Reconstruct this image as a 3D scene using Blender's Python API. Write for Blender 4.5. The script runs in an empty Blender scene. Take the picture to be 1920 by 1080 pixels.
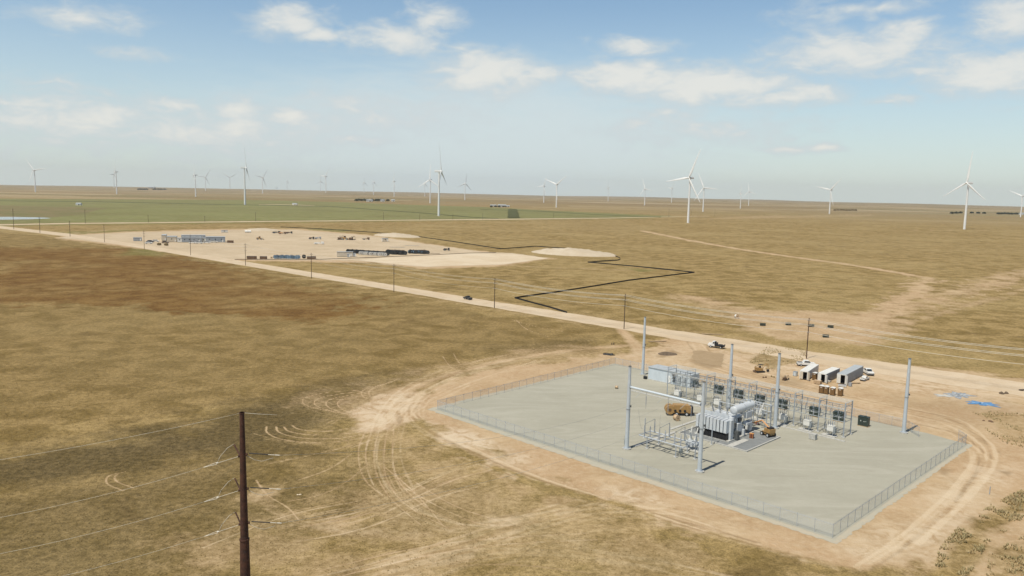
import bpy, math, random
import numpy as np
random.seed(7); rng=np.random.default_rng(7)
S=bpy.context.scene; COL=S.collection
# ------------------------------------------------------------------ camera
H=55.; F=1470.; YH=360.
ROLL=math.radians(1.25); PIT=math.atan((540-YH)/F)
FW=np.array([0,math.cos(PIT),-math.sin(PIT)]); R0=np.array([1.,0,0]); U0=np.array([0,math.sin(PIT),math.cos(PIT)])
RT=R0*math.cos(ROLL)+U0*math.sin(ROLL); UP=-R0*math.sin(ROLL)+U0*math.cos(ROLL)
from mathutils import Matrix, Vector
cam=bpy.data.cameras.new('camera'); camo=bpy.data.objects.new('camera',cam); COL.objects.link(camo)
cam.sensor_width=36; cam.lens=36*F/1920; cam.clip_start=.5; cam.clip_end=80000
camo.matrix_world=Matrix([[RT[0],UP[0],-FW[0],0],[RT[1],UP[1],-FW[1],0],[RT[2],UP[2],-FW[2],H],[0,0,0,1]])
S.camera=camo
def ray(x,y): return FW+RT*((x-960)/F)+UP*((540-y)/F)
def G(x,y,z=0.):
    d=ray(x,y); t=(z-H)/d[2]; return (float(d[0]*t),float(d[1]*t))
def P(X,Y,Z):
    v=np.array([X,Y,Z-H]); w=v@FW
    return (960+F*(v@RT)/w, 540-F*(v@UP)/w)
# ------------------------------------------------------------------ light
SUN_EL=63.; SUN_DIR=(-.70,-.71)          # horizontal direction towards the sun
S.view_settings.view_transform='Standard'; S.view_settings.look='None'; S.view_settings.gamma=1; S.view_settings.exposure=0.0
sun=bpy.data.lights.new('sun','SUN'); sun.energy=4.6; sun.angle=math.radians(.5); sun.color=(1,.94,.82)
so=bpy.data.objects.new('sun',sun); COL.objects.link(so)
e=math.radians(SUN_EL); sd=Vector((SUN_DIR[0]*math.cos(e),SUN_DIR[1]*math.cos(e),math.sin(e)))
so.rotation_euler=sd.to_track_quat('Z','Y').to_euler()
# ------------------------------------------------------------------ sky
W=bpy.data.worlds.new('World'); S.world=W; W.use_nodes=True
nt=W.node_tree; nt.nodes.clear(); N=nt.nodes; LK=nt.links
def nd(tree,t,**k):
    n=tree.nodes.new(t)
    for a,b in k.items(): setattr(n,a,b)
    return n
def mth(tree,op,a,b=None,c=None,clamp=False):
    n=tree.nodes.new('ShaderNodeMath'); n.operation=op; n.use_clamp=clamp
    for i,v in enumerate((a,b,c)):
        if v is None: continue
        if isinstance(v,(int,float)): n.inputs[i].default_value=v
        else: tree.links.new(v,n.inputs[i])
    return n.outputs[0]
def mixc(tree,f,a,b,bt='MIX'):
    n=tree.nodes.new('ShaderNodeMix'); n.data_type='RGBA'; n.blend_type=bt
    for i,v in ((0,f),(6,a),(7,b)):
        if isinstance(v,(int,float)): n.inputs[i].default_value=v
        elif isinstance(v,tuple): n.inputs[i].default_value=v+(1,) if len(v)==3 else v
        else: tree.links.new(v,n.inputs[i])
    return n.outputs[2]
def sstep(tree,x,a,b):
    n=tree.nodes.new('ShaderNodeMapRange'); n.interpolation_type='SMOOTHSTEP'
    tree.links.new(x,n.inputs[0]); n.inputs[1].default_value=a; n.inputs[2].default_value=b
    return n.outputs[0]
tc=nd(nt,'ShaderNodeTexCoord'); sp=nd(nt,'ShaderNodeSeparateXYZ'); LK.new(tc.outputs['Generated'],sp.inputs[0])
zc=mth(nt,'MAXIMUM',sp.outputs[2],.012); cb=nd(nt,'ShaderNodeCombineXYZ')
LK.new(sp.outputs[0],cb.inputs[0]); LK.new(sp.outputs[1],cb.inputs[1]); LK.new(zc,cb.inputs[2])
sky=nd(nt,'ShaderNodeTexSky',sky_type='NISHITA',sun_disc=False); sky.sun_elevation=e
sky.sun_rotation=math.atan2(SUN_DIR[0],SUN_DIR[1]); sky.altitude=1500; sky.air_density=1.25; sky.dust_density=1.6; sky.ozone_density=1.2
LK.new(cb.outputs[0],sky.inputs[0])
az=mth(nt,'ARCTAN2',sp.outputs[0],sp.outputs[1]); el=mth(nt,'ARCSINE',sp.outputs[2])
ae=nd(nt,'ShaderNodeCombineXYZ'); LK.new(az,ae.inputs[0]); LK.new(el,ae.inputs[1])
def noise(tree,vec,scale,detail=5,rough=.55,dist=0):
    n=nd(tree,'ShaderNodeTexNoise'); n.inputs['Scale'].default_value=scale; n.inputs['Detail'].default_value=detail
    n.inputs['Roughness'].default_value=rough; n.inputs['Distortion'].default_value=dist
    if vec is not None: tree.links.new(vec,n.inputs['Vector'])
    return n
st=nd(nt,'ShaderNodeVectorMath',operation='MULTIPLY'); LK.new(ae.outputs[0],st.inputs[0]); st.inputs[1].default_value=(1,2.1,1)
wn=noise(nt,st.outputs[0],14,4,.6); wv=nd(nt,'ShaderNodeVectorMath',operation='MULTIPLY_ADD')
LK.new(wn.outputs['Color'],wv.inputs[0]); wv.inputs[1].default_value=(.055,.028,0); LK.new(ae.outputs[0],wv.inputs[2])
clouds=[(160,38,85,22,.75),(265,103,60,9,.4),(100,157,60,5,.4),(540,42,80,30,.9),(600,68,62,20,.95),(740,75,110,26,.95),(815,35,55,26,.9),(865,90,45,12,.6),
(915,138,125,44,1.15),(1010,135,70,22,.95),(1190,87,75,20,.8),(1190,142,150,34,1.15),(1330,160,190,38,1.2),(1480,182,100,24,1),(1600,100,165,40,1),
(1700,58,50,24,.9),(1860,135,140,44,1.05),(1720,140,60,15,.7),(1900,35,75,32,1),(1665,188,60,8,.55),(1250,210,70,15,.6),(1190,232,50,12,.6),
(1480,276,65,10,.6),(1552,276,36,12,.95),(1650,15,90,14,.6),(1530,30,60,20,.4),(60,190,160,20,.7),(230,212,170,26,.6),(330,196,60,16,.8),(440,205,90,24,.75),
(140,225,280,55,.74),(420,245,240,55,.72),(1330,250,200,30,.45),(700,215,220,40,.5),(540,218,48,22,1.1),(250,256,60,20,.6),(520,248,90,26,.5),(660,262,100,16,.6)]
acc=None
for (cx,cy,w,h,s) in clouds:
    d=ray(cx,cy); d=d/np.linalg.norm(d); a0=math.atan2(d[0],d[1]); e0=math.asin(d[2])
    w_=w/F*1.05; h_=h/F*1.15
    a0+=.027; e0+=.014
    v=nd(nt,'ShaderNodeVectorMath',operation='MULTIPLY_ADD'); LK.new(wv.outputs[0],v.inputs[0]); v.inputs[1].default_value=(1/w_,1/h_,0); v.inputs[2].default_value=(-a0/w_,-e0/h_,0)
    l=nd(nt,'ShaderNodeVectorMath',operation='LENGTH'); LK.new(v.outputs[0],l.inputs[0])
    m=mth(nt,'MULTIPLY_ADD',l.outputs['Value'],-s,s)
    acc=m if acc is None else mth(nt,'MAXIMUM',acc,m)
st2=nd(nt,'ShaderNodeVectorMath',operation='MULTIPLY'); LK.new(ae.outputs[0],st2.inputs[0]); st2.inputs[1].default_value=(1,2.3,1)
cn=noise(nt,st2.outputs[0],26,9,.62,.4); cn2=noise(nt,st2.outputs[0],9,3,.5)
cm=mth(nt,'MULTIPLY_ADD',cn.outputs['Fac'],1.5,mth(nt,'ADD',acc,-.57))
cden=mth(nt,'MULTIPLY',sstep(nt,cm,-.02,.85),.84)
# high thin veil on the lower middle of the sky
d=ray(900,262); a0=math.atan2(d[0],d[1]); e0=math.asin(d[2]/np.linalg.norm(d))
v=nd(nt,'ShaderNodeVectorMath',operation='MULTIPLY_ADD'); LK.new(wv.outputs[0],v.inputs[0]); v.inputs[1].default_value=(1/.40,1/.105,0); v.inputs[2].default_value=(-(a0+.027)/.40,-(e0+.014)/.105,0)
l=nd(nt,'ShaderNodeVectorMath',operation='LENGTH'); LK.new(v.outputs[0],l.inputs[0])
st3=nd(nt,'ShaderNodeVectorMath',operation='MULTIPLY'); LK.new(ae.outputs[0],st3.inputs[0]); st3.inputs[1].default_value=(1,5,1)
vn=noise(nt,st3.outputs[0],12,6,.6,1.)
veil=mth(nt,'MULTIPLY',sstep(nt,mth(nt,'MULTIPLY_ADD',vn.outputs['Fac'],.6,mth(nt,'SUBTRACT',.75,l.outputs['Value'])),-.1,.8),.78)
hz=mth(nt,'MULTIPLY',sstep(nt,el,.26,-.01),.62)
SKYC=(8.9,10.0,10.2)
c1=mixc(nt,1.,sky.outputs[0],mixc(nt,sstep(nt,el,.30,.75),(1.50,1.62,1.62),(.50,.56,.66)),'MULTIPLY')  # upper sky dimmed to weaken the fill light in shadows
c1=mixc(nt,hz,c1,SKYC); c1=mixc(nt,veil,c1,(8.9,10.0,10.2))
shade=mixc(nt,sstep(nt,cm,.35,1.15),(8.2,9.0,9.3),(11.2,11.0,10.2))
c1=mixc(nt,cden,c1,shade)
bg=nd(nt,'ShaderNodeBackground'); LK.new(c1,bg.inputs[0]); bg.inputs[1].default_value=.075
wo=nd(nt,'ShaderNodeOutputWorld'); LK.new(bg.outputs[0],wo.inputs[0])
# ------------------------------------------------------------------ materials
MATS={}
def mat(name,col,rough=.6,metal=0.,var=.12,scale=3.,col2=None,dirt=0.,bump=0.):
    if name in MATS: return MATS[name]
    m=bpy.data.materials.new(name); m.use_nodes=True; t=m.node_tree; b=t.nodes['Principled BSDF']
    tcn=nd(t,'ShaderNodeTexCoord'); n=noise(t,tcn.outputs['Object'],scale,5,.6)
    c2=col2 or tuple(c*(1-var*2) for c in col)
    f=sstep(t,n.outputs['Fac'],.3,.7); cc=mixc(t,f,c2,col)
    if dirt:
        n2=noise(t,tcn.outputs['Object'],scale*.35,6,.7); cc=mixc(t,mth(t,'MULTIPLY',sstep(t,n2.outputs['Fac'],.45,.75),dirt),cc,(.30,.22,.14))
    t.links.new(cc,b.inputs['Base Color']); b.inputs['Roughness'].default_value=rough; b.inputs['Metallic'].default_value=metal
    if bump:
        bn=nd(t,'ShaderNodeBump'); bn.inputs['Strength'].default_value=bump; bn.inputs['Distance'].default_value=.1
        t.links.new(n.outputs['Fac'],bn.inputs['Height']); t.links.new(bn.outputs[0],b.inputs['Normal'])
    MATS[name]=m; return m
M=dict(
 turbine=mat('turbine_white',(.80,.80,.78),.35,0,.03,.2),
 galv=mat('galvanised_steel',(.44,.48,.52),.5,.25,.10,1.5),
 galvd=mat('galvanised_lattice',(.33,.36,.37),.55,.3,.12,2),
 greypaint=mat('grey_enamel',(.58,.61,.63),.4,0,.06,1,dirt=.1),
 darkgrey=mat('dark_grey',(.10,.105,.105),.6),
 black=mat('black_parts',(.018,.018,.02),.5),
 rubber=mat('rubber',(.022,.021,.02),.85),
 glass=mat('dark_glass',(.03,.04,.05),.08),
 insul=mat('grey_insulator',(.40,.42,.44),.3),
 mast=mat('mast_galvanised',(.55,.60,.64),.45,.2,.06,.8),
 jump=mat('jumper_tan',(.50,.45,.36),.5),
 cable=mat('pale_cable',(.60,.58,.52),.5),
 wire=mat('aluminium_wire',(.70,.66,.57),.5,.1),
 rust=mat('weathering_steel',(.085,.034,.020),.85,0,.2,2,(.038,.017,.011)),
 wood=mat('old_pole_wood',(.11,.075,.05),.85,0,.2,4),
 lumber=mat('lumber',(.48,.34,.20),.8,0,.15,4),
 white=mat('white_paint',(.78,.78,.75),.4,0,.05,1.5,dirt=.12),
 chassis=mat('chassis_black',(.03,.03,.032),.6),
 contw=mat('container_white',(.74,.73,.68),.5,0,.06,1.2,dirt=.22),
 contg=mat('container_grey',(.36,.38,.40),.5,0,.08,1.2,dirt=.15),
 interior=mat('dark_interior',(.03,.025,.02),.9),
 yellow=mat('machine_yellow',(.42,.25,.09),.5,0,.12,2,dirt=.35),
 orange=mat('boom_orange',(.60,.28,.09),.5,0,.1,2,dirt=.2),
 pottyb=mat('brown_plastic',(.20,.115,.045),.5,0,.1,1),
 pottyw=mat('white_plastic',(.78,.78,.74),.4,0,.04,1),
 green=mat('dark_green_enamel',(.035,.052,.045),.45,0,.15,2),
 greenl=mat('marking_pale',(.62,.66,.62),.5),
 conc=mat('concrete',(.50,.49,.45),.85,0,.12,2,bump=.2),
 bldg=mat('pale_blue_cladding',(.56,.62,.66),.45,0,.05,.8),
 bldgr=mat('grey_roof',(.44,.47,.48),.5,0,.08,.8),
 tan=mat('tan_cladding',(.60,.53,.42),.6,0,.08,.5),
 gcl=mat('grey_cladding',(.33,.36,.39),.6,0,.1,.5),
 reel=mat('reel_wood',(.34,.25,.17),.8,0,.15,3),
 reelp=mat('reel_pale',(.58,.42,.26),.8,0,.12,3),
 reeld=mat('reel_steel_dark',(.05,.06,.065),.6),
 reelb=mat('reel_steel_blue',(.18,.30,.42),.5),
 redp=mat('dark_red_paint',(.16,.045,.025),.6),
 brownm=mat('rusty_brown',(.17,.10,.055),.8,0,.2,2),
 bluet=mat('blue_tarp',(.12,.27,.48),.45,0,.15,1.5),
 greyt=mat('grey_plastic_sheet',(.42,.44,.45),.4,0,.25,1.2),
 silt=mat('black_fabric',(.012,.012,.012),.8),
 mud=mat('dark_soil',(.16,.115,.075),.95,0,.2,1),
 leaf=mat('dark_foliage',(.045,.062,.022),.8,0,.25,.15),
 tuft=mat('grass_tuft',(.42,.31,.13),.95,0,.2,.4,(.28,.20,.08)),
 leafd=mat('dry_foliage',(.30,.22,.10),.9,0,.2,.4),
 straw=mat('dry_weeds',(.56,.44,.24),.95,0,.25,.5,(.30,.25,.12)),
)
def soilmat(name,c1_,c2_,c3_,sc,bump=.5):
    m=bpy.data.materials.new(name); m.use_nodes=True; t=m.node_tree; b=t.nodes['Principled BSDF']
    tcn=nd(t,'ShaderNodeTexCoord'); o=tcn.outputs['Object']
    n1=noise(t,o,sc,6,.6,.5); n2=noise(t,o,sc*9,5,.65); n3=noise(t,o,sc*.12,4,.6)
    c=mixc(t,sstep(t,n1.outputs['Fac'],.35,.68),c1_,c2_); c=mixc(t,mth(t,'MULTIPLY',sstep(t,n2.outputs['Fac'],.4,.75),.6),c,c3_)
    c=mixc(t,mth(t,'MULTIPLY',sstep(t,n3.outputs['Fac'],.4,.7),.5),c,c2_)
    t.links.new(c,b.inputs['Base Color']); b.inputs['Roughness'].default_value=.95; b.inputs['Specular IOR Level'].default_value=.1
    bn=nd(t,'ShaderNodeBump'); bn.inputs['Strength'].default_value=bump; bn.inputs['Distance'].default_value=.25
    t.links.new(mth(t,'ADD',n1.outputs['Fac'],mth(t,'MULTIPLY',n2.outputs['Fac'],.5)),bn.inputs['Height']); t.links.new(bn.outputs[0],b.inputs['Normal'])
    return m
M['road']=soilmat('road_dirt',(.57,.46,.325),(.50,.385,.255),(.60,.50,.365),.12,.3)
M['yard']=soilmat('yard_dirt',(.52,.415,.285),(.43,.335,.22),(.60,.50,.36),.03,.3)
M['pale']=soilmat('pale_dirt',(.62,.52,.38),(.54,.43,.29),(.66,.57,.44),.05,.6)
M['pile']=soilmat('spoil_dirt',(.54,.46,.345),(.47,.385,.275),(.58,.50,.39),.12,1.)
# ------------------------------------------------------------------ mesh builder
class MB:
    def __init__(s): s.v=[]; s.f=[]; s.sm=[]
    def add(s,vs,fs,smooth=False):
        k=len(s.v); s.v+=[tuple(map(float,p)) for p in vs]; s.f+=[tuple(i+k for i in f) for f in fs]; s.sm+=[smooth]*len(fs); return s
    def box(s,cx,cy,cz,sx,sy,sz,rz=0.):
        """centre x,y ; cz = bottom"""
        c,n=math.cos(rz),math.sin(rz); vs=[]
        for z in (cz,cz+sz):
            for dx,dy in ((-1,-1),(1,-1),(1,1),(-1,1)):
                x,y=dx*sx/2,dy*sy/2; vs.append((cx+x*c-y*n,cy+x*n+y*c,z))
        return s.add(vs,[(0,3,2,1),(4,5,6,7),(0,1,5,4),(1,2,6,5),(2,3,7,6),(3,0,4,7)])
    def cyl(s,p0,p1,r0,r1=None,n=8,smooth=True):
        r1=r0 if r1 is None else r1
        p0=Vector(p0); p1=Vector(p1); d=(p1-p0)
        if d.length<1e-6: return s
        d.normalize(); a=d.cross(Vector((0,0,1)) if abs(d.z)<.95 else Vector((1,0,0))).normalized(); b=d.cross(a)
        A=[p0+(a*math.cos(2*math.pi*i/n)+b*math.sin(2*math.pi*i/n))*r0 for i in range(n)]
        B=[p1+(a*math.cos(2*math.pi*i/n)+b*math.sin(2*math.pi*i/n))*r1 for i in range(n)]
        s.add(A+B,[(i,n+i,n+(i+1)%n,(i+1)%n) for i in range(n)],smooth and n>5)
        s.add(A,[tuple(range(n))]); s.add(B,[tuple(range(n-1,-1,-1))]); return s
    def tube(s,pts,r,n=5):
        pts=[Vector(p) for p in pts]; rings=[]
        for i,p in enumerate(pts):
            d=(pts[min(i+1,len(pts)-1)]-pts[max(i-1,0)]).normalized()
            a=d.cross(Vector((0,0,1)) if abs(d.z)<.95 else Vector((1,0,0))).normalized(); b=d.cross(a)
            rings+=[p+(a*math.cos(2*math.pi*j/n)+b*math.sin(2*math.pi*j/n))*r for j in range(n)]
        m=len(pts); fs=[(i*n+j,(i+1)*n+j,(i+1)*n+(j+1)%n,i*n+(j+1)%n) for i in range(m-1) for j in range(n)]
        fs+=[tuple(range(n)),tuple((m-1)*n+j for j in range(n-1,-1,-1))]
        return s.add(rings,fs,True)
    def bar(s,p0,p1,w): return s.cyl(p0,p1,w*.7,n=4,smooth=False)
    def prism(s,prof,y0,y1):
        """profile in x,z extruded along y"""
        n=len(prof); vs=[(x,y0,z) for x,z in prof]+[(x,y1,z) for x,z in prof]
        return s.add(vs,[tuple(range(n)),tuple(range(2*n-1,n-1,-1))]+[(i,i+n,(i+1)%n+n,(i+1)%n) for i in range(n)])
    def dome(s,cx,cy,cz,rx,ry,rz,n=10,m=5,full=False,jit=0.,rot=0.):
        vs=[];lo=-m if full else 0
        for j in range(lo,m):
            t=j/m*math.pi/2
            for i in range(n):
                a=2*math.pi*i/n; k=1+jit*(random.random()-.5)*2
                x,y=rx*math.cos(t)*math.cos(a)*k,ry*math.cos(t)*math.sin(a)*k
                vs.append((cx+x*math.cos(rot)-y*math.sin(rot),cy+x*math.sin(rot)+y*math.cos(rot),cz+rz*math.sin(t)*k))
        vs.append((cx,cy,cz+rz)); R=m-lo
        fs=[(j*n+i,j*n+(i+1)%n,(j+1)*n+(i+1)%n,(j+1)*n+i) for j in range(R-1) for i in range(n)]+[((R-1)*n+i,(R-1)*n+(i+1)%n,R*n) for i in range(n)]
        if not full: fs.append(tuple(range(n-1,-1,-1)))
        return s.add(vs,fs,True)
    def build(s,name,m,parent=None):
        me=bpy.data.meshes.new(name); me.from_pydata(s.v,[],s.f)
        me.polygons.foreach_set('use_smooth',s.sm); me.materials.append(m); me.update()
        o=bpy.data.objects.new(name,me); COL.objects.link(o)
        if parent is not None: o.parent=parent
        return o
def tag(o,label=None,cat=None,group=None,kind=None):
    if label: o['label']=label
    if cat: o['category']=cat
    if group: o['group']=group
    if kind: o['kind']=kind
    return o
def thing(name,label,cat,loc=(0,0,0),rz=0.,group=None):
    o=bpy.data.objects.new(name,None); COL.objects.link(o); o.empty_display_size=.5
    o.location=loc if len(loc)==3 else (loc[0],loc[1],0); o.rotation_euler=(0,0,rz); return tag(o,label,cat,group)
KIDS={}
def dup(root,loc,rz,label,group=None,scale=None):
    def cp(o,par):
        c=o.copy(); COL.objects.link(c); c.parent=par
        if par is not None: c.matrix_parent_inverse=o.matrix_parent_inverse.copy()
        for ch in kids(o): cp(ch,c)
        return c
    def kids(o):
        if o.name not in KIDS: KIDS[o.name]=list(o.children)
        return KIDS[o.name]
    r=cp(root,None); r.location=loc if len(loc)==3 else (loc[0],loc[1],0); r.rotation_euler=(0,0,rz); r['label']=label
    if group: r['group']=group
    if scale: r.scale=(scale,)*3
    return r
ORD='first second third fourth fifth sixth seventh eighth ninth tenth eleventh twelfth thirteenth fourteenth fifteenth sixteenth seventeenth eighteenth nineteenth twentieth'.split()
for d_ in ('twenty','thirty'):
    if d_=='thirty': ORD.append('thirtieth')
    ORD+= [d_+'-'+w for w in ORD[:9]]
# ------------------------------------------------------------------ ground
def vnoise(x,y,sc,seed=0):
    """smooth value noise"""
    x=x/sc; y=y/sc; xi=np.floor(x).astype(np.int64); yi=np.floor(y).astype(np.int64); fx=x-xi; fy=y-yi
    fx=fx*fx*(3-2*fx); fy=fy*fy*(3-2*fy)
    def h(a,b):
        n=(a*374761393+b*668265263+seed*144665)&0x7fffffff; n=((n^(n>>13))*1274126177)&0x7fffffff; return (n^(n>>16))%10007/10007.
    return (h(xi,yi)*(1-fx)+h(xi+1,yi)*fx)*(1-fy)+(h(xi,yi+1)*(1-fx)+h(xi+1,yi+1)*fx)*fy
def gz(x,y):
    x=np.asarray(x,float); y=np.asarray(y,float); r=np.hypot(x,y)
    k=np.clip((r-4500)/5000,0,1); k=k*k*(3-2*k)
    return k*((vnoise(x,y,2600,3)-.45)*34+(vnoise(x,y,900,5)-.5)*12)
def polyw(px): return np.array([G(*p) for p in px])
def seg_d(X,Y,pts,closed):
    d=np.full(X.shape,1e9); n=len(pts)
    for i in range(n if closed else n-1):
        a=pts[i]; b=pts[(i+1)%n]; ab=b-a; L2=(ab@ab)+1e-9
        t=np.clip(((X-a[0])*ab[0]+(Y-a[1])*ab[1])/L2,0,1)
        d=np.minimum(d,np.hypot(X-a[0]-t*ab[0],Y-a[1]-t*ab[1]))
    return d
def inside(X,Y,pts):
    c=np.zeros(X.shape,bool); n=len(pts)
    for i in range(n):
        x1,y1=pts[i]; x2,y2=pts[(i+1)%n]
        if y1==y2: continue
        c^=((y1>Y)!=(y2>Y))&(X<(x2-x1)*(Y-y1)/(y2-y1)+x1)
    return c
az_f=np.radians(np.arange(-39,39.01,.075)); az_c1=np.radians(np.arange(-180,-39.01,3)); az_c2=np.radians(np.arange(42,180,3))
AZ=np.concatenate([az_c1,az_f,az_c2]); na=len(AZ)
inv=np.arange(H*F/84.,H*F/2600.,-1.25); rr=np.concatenate([[20,45,65],H*F/inv,[2800,3050,3350,3700,4100,4550,5050,5600,6200,6800,7400,8000,8700,9400,10200,11000,12000,13000,14000,15200]])
nr=len(rr)
RR,AA=np.meshgrid(rr,AZ,indexing='ij'); X=(RR*np.sin(AA)).ravel(); Y=(RR*np.cos(AA)).ravel()
NW=.5*vnoise(X,Y,9,1)+.3*vnoise(X,Y,3.5,2)+.2*vnoise(X,Y,1.3,4)
def area(px,soft,w=1.,jit=None):
    """weight of a painted area; soft = edge width in metres"""
    p=polyw(px); d=seg_d(X,Y,p,True); s=np.where(inside(X,Y,p),d,-d)
    s=s+(NW-.5)*(jit if jit is not None else soft*1.6)
    return np.clip(s/soft+.5,0,1)*w
def line(px,width,w=1.,soft=None,jit=.3):
    p=polyw(px)
    # smooth the polyline
    for _ in range(2):
        q=[p[0]]
        for i in range(len(p)-1): q+=[p[i]*.75+p[i+1]*.25,p[i]*.25+p[i+1]*.75]
        p=np.array(q+[p[-1]])
    r=np.hypot(X,Y); ok=(X>p[:,0].min()-40)&(X<p[:,0].max()+40)&(Y>p[:,1].min()-40)&(Y<p[:,1].max()+40)
    out=np.zeros(X.shape); d=seg_d(X[ok],Y[ok],p,False)+(NW[ok]-.5)*width*jit*2; soft=soft or width*.6
    out[ok]=np.clip((width/2-d)/soft+.5,0,1)*w; return out
def mx(*a):
    o=a[0]
    for b in a[1:]: o=np.maximum(o,b)
    return o
dirt=mx(
 area([(2100,745),(1920,712),(1700,688),(1520,660),(1400,644),(1300,628),(1262,636),(1215,652),(1160,664),(1060,672),(950,690),(850,712),(775,742),(742,775),(800,808),(880,845),(950,890),(1060,915),(1180,950),(1300,985),(1450,1025),(1560,1055),(1750,1080),(2150,1140)],9,1.,18),
 area([(648,775),(700,738),(760,722),(810,735),(790,790),(730,806),(665,812)],4,.85,9),
 line([(745,735),(850,700),(960,672),(1080,655),(1180,648)],5,.75,5,.6),line([(730,745),(830,690),(950,665),(1050,655)],1.2,.5),
 line([(1165,618),(1190,645),(1205,672),(1215,690)],5,.95),line([(1262,632),(1285,660),(1300,690),(1290,705)],5,.8,3),
 line([(860,832),(960,880),(1080,918),(1220,950),(1400,1010),(1560,1048)],4,.9,3,.6),
 line([(900,870),(940,900),(990,925),(940,960),(860,985)],5,.45,5,.8),
 line([(500,930),(520,965),(600,992),(720,998),(860,990),(980,962),(1090,930)],4.5,.55,6,1.2),
 line([(500,955),(560,985),(700,1010),(860,1000),(1000,975)],1.2,.5,1),
 line([(700,1110),(820,1050),(940,1000),(1060,955),(1150,940)],7,.5,6,1),line([(760,1110),(900,1045),(1020,1000),(1200,985)],1.0,.4),
 line([(860,1110),(960,1050),(1080,1010),(1300,1000)],1.0,.35),
 area([(300,1000),(480,985),(560,1000),(800,1020),(900,1040),(860,1110),(250,1110)],14,.42,22),area([(600,930),(760,880),(900,880),(1020,930),(980,1040),(700,1000)],16,.34,26),
 area([(1080,985),(1300,1010),(1500,1060),(1500,1110),(1100,1110)],16,.42,24),area([(640,790),(760,780),(860,840),(1000,900),(1180,945),(1300,985),(1100,1110),(600,1110),(560,1000),(700,900)],26,.38,34),area([(560,745),(760,700),(1000,650),(1180,645),(1150,690),(900,710),(760,780),(640,800)],14,.42,22),area([(620,800),(760,780),(880,850),(1000,905),(960,990),(780,985),(680,930)],16,.22,24),
 line([(1200,432),(1350,462),(1480,481),(1600,497),(1740,521)],9,1.,7,.5),line([(1290,452),(1345,458)],8,.5,6),
 line([(1740,521),(1700,560),(1640,600),(1560,600),(1440,592)],16,.75,10,.8),
 line([(1300,560),(1450,598),(1600,600),(1760,560),(1930,508)],24,.66,20,.8),line([(1600,640),(1720,600),(1930,540)],8,.5,8,.9),
 line([(1560,655),(1640,630),(1760,590),(1930,545)],1.6,.35,1.5),
 area([(1330,590),(1500,580),(1700,600),(1660,640),(1560,650),(1430,628)],14,.72,26),
 line([(930,497),(1040,502),(1180,507)],4,.65,4),line([(960,408),(1240,425),(1300,445)],8,.3,10),
 area([(100,446),(130,440),(240,434),(430,429),(560,429),(700,441),(880,468),(1040,485),(930,500),(790,504),(700,493),(430,489),(330,476),(230,462)],8,.9,14),
 line([(100,441),(250,428),(420,431),(520,426)],12,.5,14,1),
 line([(0,431),(500,509),(1170,620),(1500,680)],5,.35,6,1),line([(0,420),(500,498),(1170,600),(1500,655)],8,.3,9,1),
 area([(1270,412),(1420,404),(1640,402),(1640,406),(1420,410)],30,.4,20),line([(1010,405),(1290,419),(1330,419)],7,.6,8),
 line([(1700,432),(1808,431),(1900,434)],7,.65,10),line([(1400,406),(1700,400),(1920,396)],10,.4,12),
 line([(770,404),(850,405),(920,411)],9,.7,10),line([(0,381),(430,386),(560,384),(600,389)],8,.35,12),
 # wheel marks
 *[line([(a,b) for a,b in pl],.36,.78,.32,.3) for pl in (
  [(672,732),(610,736),(568,745),(566,758),(600,768),(650,776)],[(680,734),(630,739),(590,748),(588,760),(620,771),(670,780)],[(690,736),(650,741),(612,750),(610,762),(640,774),(690,786)],
  [(700,740),(660,744),(632,752),(634,764),(660,776)],[(735,716),(700,725),(676,733),(680,745),(705,752)],[(745,712),(715,722),(690,732),(694,744)],
  [(500,800),(498,812),(530,826),(600,832),(680,822),(720,806)],[(518,800),(520,811),(560,822),(630,824),(700,810)],[(532,800),(540,810),(590,817),(660,812)],[(548,798),(560,806),(610,810),(680,800)],
  [(690,800),(672,835),(672,870),(685,905),(720,930)],[(702,800),(684,838),(688,880),(700,910)],[(712,800),(700,845),(704,890),(730,935),(790,985)],[(728,800),(718,850),(722,900),(760,950),(840,990)],[(738,805),(735,860),(745,905),(800,955),(870,985)],
  [(720,875),(770,915),(810,960),(830,985)],[(760,915),(830,955),(900,985),(960,985)],[(780,905),(850,950),(930,975)],
  [(232,920),(198,908),(200,893),(222,886)],[(250,915),(214,902),(216,890),(236,884)],
  [(800,715),(850,690),(930,668),(1010,655)],[(815,722),(870,695),(950,675),(1040,660)],[(830,668),(845,690),(868,700)],[(850,662),(862,684),(885,696)],
  [(600,1070),(760,1030),(900,1010),(1100,1000)],[(620,1085),(800,1040),(930,1020),(1120,1012)],[(480,900),(500,930),(540,950),(560,975)],
  [(540,940),(600,930),(650,905),(690,870)],[(500,870),(600,850),(680,830)],[(560,900),(620,880),(660,850)],
  [(1500,1030),(1600,1050),(1800,1072)],[(960,600),(1000,612),(1060,622)],[(968,600),(985,618),(1030,632)],[(1440,640),(1560,625),(1700,585),(1900,540)])],
)
def faint(pl,n,sp,w=.3):
    global dirt
    for _ in range(n):
        ox,oy=random.gauss(0,sp),random.gauss(0,sp*.45); q=[(a+ox+random.gauss(0,3),b+oy+random.gauss(0,2)) for a,b in pl]
        i=random.randint(0,max(0,len(q)-3)); q=q[i:] if random.random()<.5 else q
        dirt=np.maximum(dirt,line(q,.34,random.uniform(.5,1)*w,.5,.5))
faint([(500,820),(560,832),(640,826),(720,800)],9,14,.55); faint([(560,750),(580,770),(640,780),(690,790)],9,12,.55); faint([(695,800),(690,860),(720,920),(800,980)],18,22,.6)
faint([(520,960),(600,985),(740,1000),(900,985),(1060,945)],16,18,.6); faint([(640,1075),(800,1030),(960,995),(1120,975)],18,45,.55); faint([(740,745),(860,700),(980,665),(1100,650)],18,22,.6)
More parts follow.
